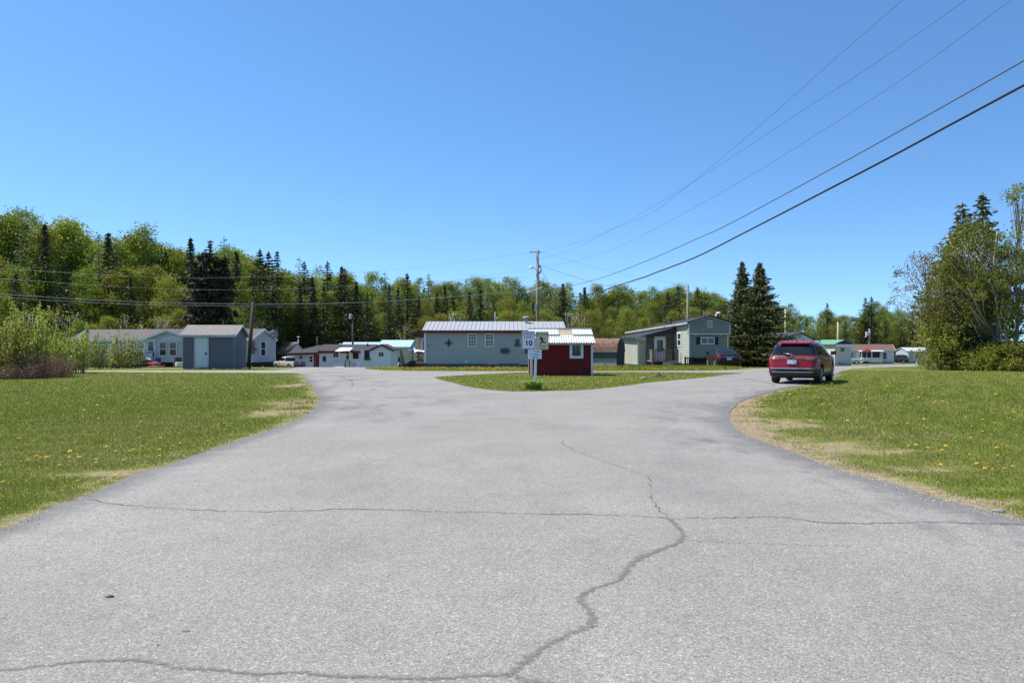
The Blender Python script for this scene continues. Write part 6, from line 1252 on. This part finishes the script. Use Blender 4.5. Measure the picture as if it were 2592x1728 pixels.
def conifer(name, seed, h, rb, lm, bark, gap=.45, nb=7, card=.5, droop=.25, base=.08, dens=1.0, shape_p=.85, wob=.2, ratio=.34):
    g = np.random.default_rng(seed); Cs = []; Ds = []; S = []; T = []; z = base * h; 
    while z < h * .985:
        t = (z / h - base) / (1 - base); L = rb * (1 - t) ** shape_p * g.uniform(1 - wob, 1 + wob) * min(1., .55 + t * 4) + .06
        n = max(3, int(nb * (.55 + .45 * (1 - t)))); a0 = g.random() * 6.283
        for k in range(n):
            a = a0 + 6.283 * k / n + g.normal(0, .25); l = L * g.uniform(.7, 1.2); d = np.array([math.cos(a), math.sin(a), 0]); m = max(3, int(l / card * 3.2 * dens)); bt = g.random()
            for q in range(m):
                u = (q + g.random()) / m; u = .12 + .88 * u; side = np.array([-d[1], d[0], 0]) * g.normal(0, .22 * l * (1 - u * .75) + .02); p = d * l * u + side + np.array([0, 0, z - droop * l * u + .16 * l * u ** 3 + g.normal(0, .05) - .0]); Cs.append(p); dd = d * .9 + side * 1.2 / (l + .1) + np.array([0, 0, -.28 + .25 * u]); Ds.append(dd); S.append(card * (.75 + .4 * (1 - u))); T.append(.5 * bt + .5 * g.random())
        z += gap * (1 - .55 * t) * g.uniform(.8, 1.2)
    for q in range(10): Cs.append([0, 0, h * (.955 + .0045 * q)]); Ds.append([g.normal(0, .3), g.normal(0, .3), 1.]); S.append(card * .55); T.append(g.random())
    V = leaf_quads(g, np.array(Cs), np.array(S), .5, ratio, np.array(Ds)); crown = np_mesh(name + "_crown", V, 4, lm, {"tone": T})
    m = MB(); m.tube([(0, 0, -.2), (0, 0, h * .5), (0, 0, h * .985)], [.012 * h + .04, .008 * h + .02, .012], 7); me = bpy.data.meshes.new(name + "_trunk"); me.from_pydata(m.v, [], m.f); me.materials.append(bark); me.update(); return crown, me, (V, np.array(T))
PROTO = {}
def proto(kind, *a): PROTO.setdefault(kind, []).append(a)
for k in range(4): proto('aspen', broadleaf("aspen", 10 + k, 16, 2.45 + .22 * k, .16, 160, 54, .215, .85, L_ASPEN, BARK_G if k % 2 else BARK_P, ('oval', 'vase', 'oval', 'oval')[k], .16), 16)
for k in range(3): proto('tallaspen', broadleaf("poplar", 20 + k, 18, 2.0, .30, 95, 40, .21, .62, L_ASPEN, BARK_P, 'oval', .15), 18)
for k in range(3): proto('olive', broadleaf("maple", 30 + k, 14, 2.55, .14, 160, 46, .205, .85, L_OLIVE, BARK_G, ('oval', 'vase', 'oval')[k], .15), 14)
for k in range(3): proto('bare', broadleaf("birch", 40 + k, 11, 2.2, .30, 60, 9, .28, .8, L_OLIVE, BARK_P, 'vase', .10, 0, 2 if k else 1, 34, .5, .04), 11)
for k in range(3): proto('spruce', conifer("spruce", 50 + k, 17, 4.0, L_SPRUCE, BARK_D, .75, 7, .62, .22, .08, 1.25, .95, .3), 17)
for k in range(3): proto('fir', conifer("fir", 60 + k, 16, 2.6, L_SPRUCE, BARK_D, .42, 7, .55, .12, .05, 1.1, .95, .12), 16)
for k in range(2): proto('larch', conifer("larch", 70 + k, 16, 2.6, L_LARCH, BARK_G, .7, 6, .42, .02, .15, .75, .7, .3, .22), 16)
for k in range(2): proto('cedar', broadleaf("cedar", 80 + k, 15, 1.35, .02, 150, 22, .42, .45, L_CEDAR, BARK_D, 'column', .16, 0, 1, 6, .4), 15)

ZONES = [(-400, 130, "above the tall willow bush"), (130, 300, "behind the long trailer"), (300, 460, "behind the long trailer's gabled bay"), (460, 620, "behind the dark slate shed"), (620, 700, "behind the long trailer's end gable"), (700, 790, "behind the brown garage"), (790, 900, "behind the white house"), (900, 1000, "behind the pale blue roof"), (1000, 1080, "behind the wooden trailer"), (1080, 1200, "left behind the blue grey home"), (1200, 1330, "right behind the blue grey home"), (1330, 1420, "beside the tall utility pole"), (1420, 1500, "behind the red shed"), (1500, 1600, "behind the curved roof shed"), (1600, 1720, "behind the green home's porch"), (1720, 1960, "behind the green home's gable"), (1960, 2065, "behind the white gabled house"), (2065, 2165, "behind the mint green roof"), (2165, 2300, "behind the brown roofed trailer"), (2300, 2700, "above the bluish grey cabin")]
DESC = {'aspen': ("fresh_tree", "fresh green leafy tree"), 'tallaspen': ("poplar_tree", "airy pale green poplar"), 'olive': ("maple_tree", "olive budding tree"), 'bare': ("birch_tree", "nearly bare white stemmed birch"), 'spruce': ("spruce_tree", "dark ragged spruce"), 'fir': ("fir_tree", "narrow dark pointed fir"), 'larch': ("larch_tree", "feathery soft green larch"), 'cedar': ("cedar_tree", "dark brown green columnar cedar")}
ROWS = {'sky': "on the wood's skyline", 'mid': "in mid wood", 'edge': "at the wood's edge"}
PLACED = []
def wood_tree(kind, px, top, Y, row, wscale=1.0):
    crown, trunk, _ = (v := random.choice(PROTO[kind]))[0]; h0 = v[1]; x = X(px, Y); b = gz(x, Y); h = Zp(top, Y) - b; s = h / h0
    r = thing(DESC[kind][0], None, "tree", (x, Y, b), random.uniform(0, 6.28)); w_ = s * wscale * random.uniform(.9, 1.12)
    w_ = min(w_, 1.35) if kind not in ('cedar',) else w_; r.scale = (w_, w_, s); link_mesh("crown", crown, r); link_mesh("trunk", trunk, r); PLACED.append((px, kind, row, r))
SKY = [(-300, 540), (0, 548), (50, 540), (100, 575), (130, 585), (180, 552), (215, 600), (300, 612), (360, 580), (420, 622), (470, 640), (520, 655), (570, 610), (620, 650), (700, 668), (760, 680), (830, 690), (900, 700), (980, 705), (1060, 715), (1150, 712), (1230, 703), (1320, 712), (1400, 722), (1500, 728), (1600, 728), (1700, 726), (1760, 728), (1830, 745), (1960, 765), (2030, 790), (2090, 782), (2150, 800), (2190, 775), (2260, 770), (2330, 790), (2420, 780), (2700, 760)]
def sky_top(px): return float(np.interp(px, [a for a, _ in SKY], [b for _, b in SKY]))
def y_back(px): return float(np.interp(px, [-300, 0, 450, 560, 640, 700, 1000, 1200, 1850, 1950, 2000, 2400], [100, 110, 114, 118, 128, 146, 152, 166, 178, 200, 215, 215]))
random.seed(SEED_WOOD); rng = np.random.default_rng(SEED_WOOD)
px = -110.
while px < 2380:
    if not (1838 < px < 1955):
        k = random.choices(['aspen', 'tallaspen', 'olive', 'larch'], [6, 4 if px < 600 else 2.5, 1.0, .9])[0]; Y = y_back(px) + random.uniform(4, 16)
        wood_tree(k, px, sky_top(px) + random.uniform(-10, 26), Y, 'sky', 1.08)
    px += random.uniform(19, 27) if px < 1900 else random.uniform(16, 23)
for kind, a, t in [('fir', 113, 566), ('larch', 55, 532), ('larch', 250, 588), ('fir', 274, 588), ('fir', 482, 600), ('spruce', 531, 604), ('larch', 567, 596), ('spruce', 658, 628), ('spruce', 680, 634), ('spruce', 702, 634), ('fir', 598, 634), ('larch', 757, 648), ('spruce', 770, 660), ('spruce', 829, 660), ('fir', 865, 672), ('spruce', 872, 678), ('fir', 902, 712), ('larch', 974, 686), ('spruce', 1031, 690), ('larch', 1085, 692), ('larch', 1180, 706), ('fir', 1425, 716), ('spruce', 1716, 722), ('spruce', 1766, 726), ('spruce', 1690, 742), ('spruce', 2190, 752), ('spruce', 2206, 750), ('spruce', 2094, 766), ('larch', 1405, 714), ('fir', 1480, 726), ('spruce', 640, 690)]:
    wood_tree(kind, a, t, y_back(a) - random.uniform(-2, 5), 'sky', 1.35)
for a, t in ((494, 668), (512, 640), (528, 640), (550, 652), (570, 652)): wood_tree('cedar', a, t, 100 + random.uniform(-2, 2), 'edge', 1.15)
for kind, a, t in [('fir', 985, 718), ('fir', 1008, 726), ('fir', 1126, 720), ('fir', 1106, 738), ('fir', 1188, 738), ('fir', 1216, 728), ('fir', 1146, 748), ('spruce', 820, 720), ('spruce', 1690, 735), ('spruce', 1720, 745), ('fir', 790, 700), ('spruce', 690, 700), ('fir', 760, 720), ('spruce', 880, 740), ('spruce', 930, 740), ('fir', 1060, 750), ('fir', 1350, 760), ('spruce', 1530, 800), ('spruce', 40, 690), ('fir', 330, 700), ('spruce', 170, 680), ('spruce', 1775, 760), ('spruce', 1250, 760), ('spruce', 2140, 810), ('spruce', 2240, 800), ('spruce', 2280, 815), ('spruce', 2340, 800), ('spruce', 2310, 790)]:
    wood_tree(kind, a, t, y_back(a) - random.uniform(5, 9), 'mid', 1.1)
px = -120.
while px < 2380:
    if not (1845 < px < 1950):
        s = sky_top(px); f = random.uniform(.25, .55); k = random.choices(['aspen', 'olive', 'tallaspen', 'bare', 'larch'], [4, 3 if px < 500 else 2.0, .7, .9, .4])[0]
        wood_tree(k, px, s + (868 - s) * f, y_back(px) - random.uniform(1, 7), 'mid', 1.08)
    px += random.uniform(30, 44) if px < 1900 else random.uniform(22, 32)
px = -60.
while px < 1840:
    k = random.choices(['bare', 'olive', 'aspen'], [4 if 620 < px < 1250 else 1.5, 3, 1.2])[0]; top = random.uniform(775, 822)
    wood_tree(k, px, top, y_back(px) - random.uniform(10, 14) * (.45 if 690 < px < 1000 else 1), 'edge', 1.4)
    px += random.uniform(34, 52)
# labels: each tree is told from its like by kind, place in the wood and the building before it
byl = {}
for p, kind, row, r in PLACED:
    zn = next(z[2] for z in ZONES if z[0] <= p < z[1]); byl.setdefault((kind, row, zn), []).append((p, r))
for (kind, row, zn), L in byl.items():
    L.sort(key=lambda q: q[0]); base = f"{DESC[kind][1]} {ROWS[row]} {zn}"; n = len(L)
    for i, (p, r) in enumerate(L):
        pre = "" if n == 1 else ("left ", "right ")[i] if n == 2 else ("left ", "middle ", "right ")[i] if n == 3 else ""
        r['label'] = pre + base; r['group'] = "trees of the wood behind the homes" if n <= 3 else f"{DESC[kind][1]}s {zn}"
# the deep wood behind, one mass
def deep_wood():
    Vs = []; Ts = []; Ms = []; kinds = ['aspen', 'olive', 'spruce', 'fir']; mats = [L_ASPEN, L_OLIVE, L_SPRUCE, L_SPRUCE]
    for i in range(190):
        px = -160 + 2560 * (i + rng.random()) / 190; 
        if 1850 < px < 1940: continue
        ki = int(rng.choice(4, p=[.40, .18, .25, .17])); (c, t, (V, T)), h0 = PROTO[kinds[ki]][int(rng.integers(3))]
        Y = y_back(px) + rng.uniform(9, 30); x = X(px, Y); b = gz(x, Y); top = sky_top(px) + rng.uniform(4, 40); s = (Zp(top, Y) - b) / h0; a = rng.random() * 6.283
        keep = rng.random(len(V)) < .6; q = V[keep] * np.array([s * 1.2, s * 1.2, s]); ca, sa = math.cos(a), math.sin(a); q = np.stack([q[..., 0] * ca - q[..., 1] * sa + x, q[..., 0] * sa + q[..., 1] * ca + Y, q[..., 2] + b], -1); q = q + (q - q.mean(1, keepdims=True)) * .25
        Vs.append(q); Ts.append(np.asarray(T)[keep]); Ms.append(np.full(keep.sum(), min(ki, 2)))
    me = np_mesh("forest", np.concatenate(Vs), 4, [L_ASPEN, L_OLIVE, L_SPRUCE], {"tone": np.concatenate(Ts)}, np.concatenate(Ms)); tag(link_mesh("forest", me), kind='stuff', label="deep mixed spring wood filling in behind the nearer trees", cat="forest")
    # brush and saplings under the wood's edge
    n = 42000; px = rng.uniform(-160, 1900, n); Y = np.interp(px, [-300, 0, 450, 560, 640, 700, 1000, 1200, 1850], [100, 110, 114, 118, 128, 146, 152, 166, 178]) - rng.uniform(2, 12, n) * np.where((px > 690) & (px < 1000), .5, 1); x = (px - CX) / F * Y; hh = 3.2 * rng.random(n) ** 1.3 * (1 + .5 * np.sin(px * .05) * np.sin(px * .013)); C = np.stack([x, Y, gzv(x, Y) + hh], 1)
    g = np.random.default_rng(5); me = np_mesh("undergrowth", leaf_quads(g, C, .34, .2, .5), 4, [L_OLIVE, L_BUD], {"tone": g.random(n)}, (g.random(n) < .45).astype(int)); tag(link_mesh("undergrowth", me), kind='stuff', label="brown and olive brush along the foot of the wood", cat="undergrowth")
deep_wood()

# ---------------------------------------------------------------- single trees near the homes
def tree_thing(name, label, px, Y, geo, rz=0., cat="tree"):
    x = X(px, Y); r = thing(name, label, cat, (x, Y, gz(x, Y)), rz); link_mesh("crown", geo[0], r); link_mesh("trunk", geo[1], r); return r
Hs = lambda top, px, Y: Zp(top, Y) - gz(X(px, Y), Y)
tree_thing("spruce_tree", "left one of the paired dark spruces beside the grey green home", 1879, 74.5, conifer("yard_spruce", 91, Hs(660, 1879, 74.5), 3.2, L_SPRUCE_Y, BARK_D, .30, 12, .34, .20, .02, 1.9, .95, .34, .36))
tree_thing("spruce_tree", "right, broader one of the paired dark spruces beside the grey green home", 1923, 73, conifer("yard_spruce", 92, Hs(663, 1923, 73), 3.9, L_SPRUCE_Y, BARK_D, .30, 13, .34, .20, .02, 1.9, .92, .34, .36))
# cluster on the right
tree_thing("spruce_tree", "tall dark spruce whose top stands highest in the right hand clump", 2488, 54, conifer("clump_spruce", 93, Hs(486, 2488, 54), 2.9, L_SPRUCE_Y, BARK_D, .36, 8, .42, .18, .05, 1.25, .75, .2, .36))
tree_thing("spruce_tree", "dark spruce left of the highest one in the right hand clump", 2436, 54.5, conifer("clump_spruce", 94, Hs(512, 2436, 54.5), 3.4, L_SPRUCE_Y, BARK_D, .38, 8, .42, .16, .05, 1.2, .72, .25, .36))
tree_thing("birch_tree", "large fresh green leaning birch filling the front of the right hand clump", 2520, 51, broadleaf("clump_birch", 95, Hs(565, 2500, 51), 2.9, .26, 165, 85, .13, .55, leaf_mat('mid_green_leaf', [(0., (.10, .135, .018, 1)), (.5, (.16, .20, .026, 1)), (1., (.25, .28, .055, 1))], .42), BARK_P, 'oval', .15, -1.5, 3, 110, .6, .055))
tree_thing("birch_tree", "yellow green tree at the left front of the right hand clump", 2428, 52, broadleaf("clump_maple", 96, Hs(660, 2430, 52), 2.3, .06, 190, 80, .125, .52, leaf_mat("yellow_olive_leaf", [(0., (.10, .105, .02, 1)), (.5, (.165, .165, .03, 1)), (1., (.23, .215, .055, 1))], .4), BARK_G, 'round', .12, -.3, 3, 60, .6, .04))
tree_thing("budding_tree", "grey brown budding tree with sparse crown at the right clump's left side", 2376, 56, broadleaf("bud_tree", 97, Hs(640, 2376, 56), 2.6, .25, 130, 30, .12, .36, L_BUD, BARK_G, 'round', .13, -.9, 2, 110, .6, .035))
tree_thing("poplar_tree", "tall thin tree with open crown at the picture's right edge", 2576, 49.5, broadleaf("thin_tree", 98, Hs(472, 2576, 49.5), 1.5, .48, 62, 26, .15, .42, L_ASPEN, M("mauve_bark", (.16, .13, .125), .85, .25, 4, (1, 1, .4)), 'oval', .12, .05, 1, 58, .6, .035))
tree_thing("fresh_tree", "green tree just beyond the picture's right edge", 2680, 53, broadleaf("edge_tree", 99, 9.5, 3.0, .1, 150, 40, .18, .62, L_ASPEN, BARK_G, 'round', .15, 0, 2, 60, .6, .04))
tree_thing("birch_tree", "slim white stemmed birch between the leaning birch and thin tree", 2546, 50.2, broadleaf("slim_birch", 100, Hs(690, 2546, 50.2), 1.5, .3, 60, 40, .16, .5, L_ASPEN, BARK_P, 'oval', .09, -.3, 2, 46, .6, .03))
def bush(name, label, px, Y, geo, cat="bush"): return tree_thing(name, label, px, Y, geo, 0, cat)
bush("cedar_bush", "dark bushy cedar at the foot of the right hand clump", 2440, 51.5, broadleaf("cedar_bush", 101, 2.6, 1.6, .02, 110, 46, .16, .42, leaf_mat("dark_bush_leaf", [(0., (.022, .028, .008, 1)), (.6, (.05, .055, .014, 1)), (1., (.09, .088, .022, 1))]), BARK_D, 'round', .06, 0, 3, 20, .5))
bush("olive_bush", "brownish olive bush at the left foot of the right hand clump", 2382, 51.8, broadleaf("olive_bush", 102, 2.9, 1.5, .02, 110, 40, .15, .45, L_OLIVE, BARK_G, 'round', .05, 0, 3, 30, .5))
for i, (a, Y, h_, lb) in enumerate(((2515, 49.8, 1.7, "broad leaved shrub under the leaning birch in the right clump"), (2565, 48.8, 2.0, "yellow green shrub at the foot of the thin right edge tree"), (2478, 50.2, 1.4, "low leafy shrub right of the dark cedar bush"), (2625, 49, 2.2, "leafy shrub just beyond the picture's right edge"))):
    bush("leafy_shrub", lb, a, Y, broadleaf("shrub", 110 + i, h_ * .85, 1.2, .02, 70, 36, .13, .4, L_OLIVE, BARK_G, 'round', .04, 0, 3, 24, .65))
# willows and shrubs on the left
def wands(name, seed, n, h, spread, lm, bark, leaf=.10, per=60, r0=.02, lean=.35, leafy=.15, bare=False):
    g = np.random.default_rng(seed); m = MB(); C = []
    for i in range(n):
        a = g.random() * 6.283; rad = spread * math.sqrt(g.random()) * .5; x0, y0 = rad * math.cos(a), rad * math.sin(a) * .7; hh = h * g.uniform(.55, 1.08) * (1 - .35 * rad / spread); ln = lean * g.uniform(.2, 1.) * hh * .35 * (.3 + rad / spread * 2); pts = [Vector((x0 + math.cos(a) * ln * u ** 1.6 + g.normal(0, .02), y0 + math.sin(a) * ln * u ** 1.6 + g.normal(0, .02), hh * u)) for u in (0, .3, .6, .85, 1)]; m.tube(pts, [r0, r0 * .8, r0 * .6, r0 * .4, .004], 4, False)
        for q in range(per):
            u = g.uniform(.14, 1.0); k = min(int(np.searchsorted((0, .3, .6, .85, 1), u)) - 1, 3); k = max(k, 0); us = (0, .3, .6, .85, 1); f = (u - us[k]) / (us[k + 1] - us[k]); p = pts[k].lerp(pts[k + 1], f); w_ = leafy * (1.35 - u) * (1 if u < .9 else .6); C.append((p.x + g.normal(0, w_), p.y + g.normal(0, w_), p.z + g.normal(0, .05)))
    C = np.array(C); crown = np_mesh(name + "_crown", leaf_quads(g, C, leaf, .1, .5), 4, lm, {"tone": np.clip(g.random(len(C)), 0, 1)})
    me = bpy.data.meshes.new(name + "_stems"); me.from_pydata(m.v, [], m.f); me.materials.append(bark); me.update(); return crown, me
for i, (a, Y, top, n, sp, lb) in enumerate(((62, 39, 750, 36, 2.2, "tallest upright willow bush at the left edge of the lawn"), (8, 37.5, 800, 34, 2.4, "dark willow bush cut by the picture's left edge"), (-70, 38, 780, 34, 2.6, "willow bush just outside the picture's left edge"), (125, 42, 838, 26, 1.6, "lower willow bush right of the tallest one"), (180, 45, 806, 30, 1.8, "pale leaved willow bush left of the long trailer home"))):
    bush("willow_bush", lb, a, Y, wands("willow", 120 + i, n, Hs(top, a, Y), sp, L_WILLOW, BARK_G, .115, 150, .022, .42, .15))
for i, (a, Y, sp, h_, lb) in enumerate(((95, 38, 2.1, 1.3, "bare reddish brown twig bush in front of the willows"), (143, 39.5, 1.6, 1.0, "lower red twig bush trailing right from the willows"), (35, 37, 1.8, .8, "tangled brown twig bush at the left lawn corner"))):
    bush("twig_bush", lb, a, Y, wands("twigs", 130 + i, 170, h_, sp, L_TWIG, TWIG_R, .05, 26, .008, 1.3, .10))
bush("young_tree", "young multi stemmed tree before the left half of the long trailer", 232, 55, wands("sapling", 141, 34, Hs(842, 232, 55), 1.9, L_WILLOW, BARK_G, .13, 62, .022, .5, .24))
bush("young_tree", "young pointed tree before the long trailer's deck", 318, 57, wands("sapling", 142, 30, Hs(832, 318, 57), 1.9, L_WILLOW, BARK_G, .13, 62, .022, .55, .24))
for i, (a, Y, h_, lb) in enumerate(((175, 50, .75, "dark low bush beside the red twig bush"), (285, 58, .7, "small dark bush between the two young trees"), (335, 59, .9, "dark bush left of the snowmobile"), (210, 57, .7, "low bush under the left young tree"))):
    bush("low_bush", lb, a, Y, broadleaf("low_bush", 150 + i, h_, .9, .02, 40, 26, .12, .28, bpy.data.materials["dark_bush_leaf"], BARK_D, 'round', .03, 0, 2, 10, .5))
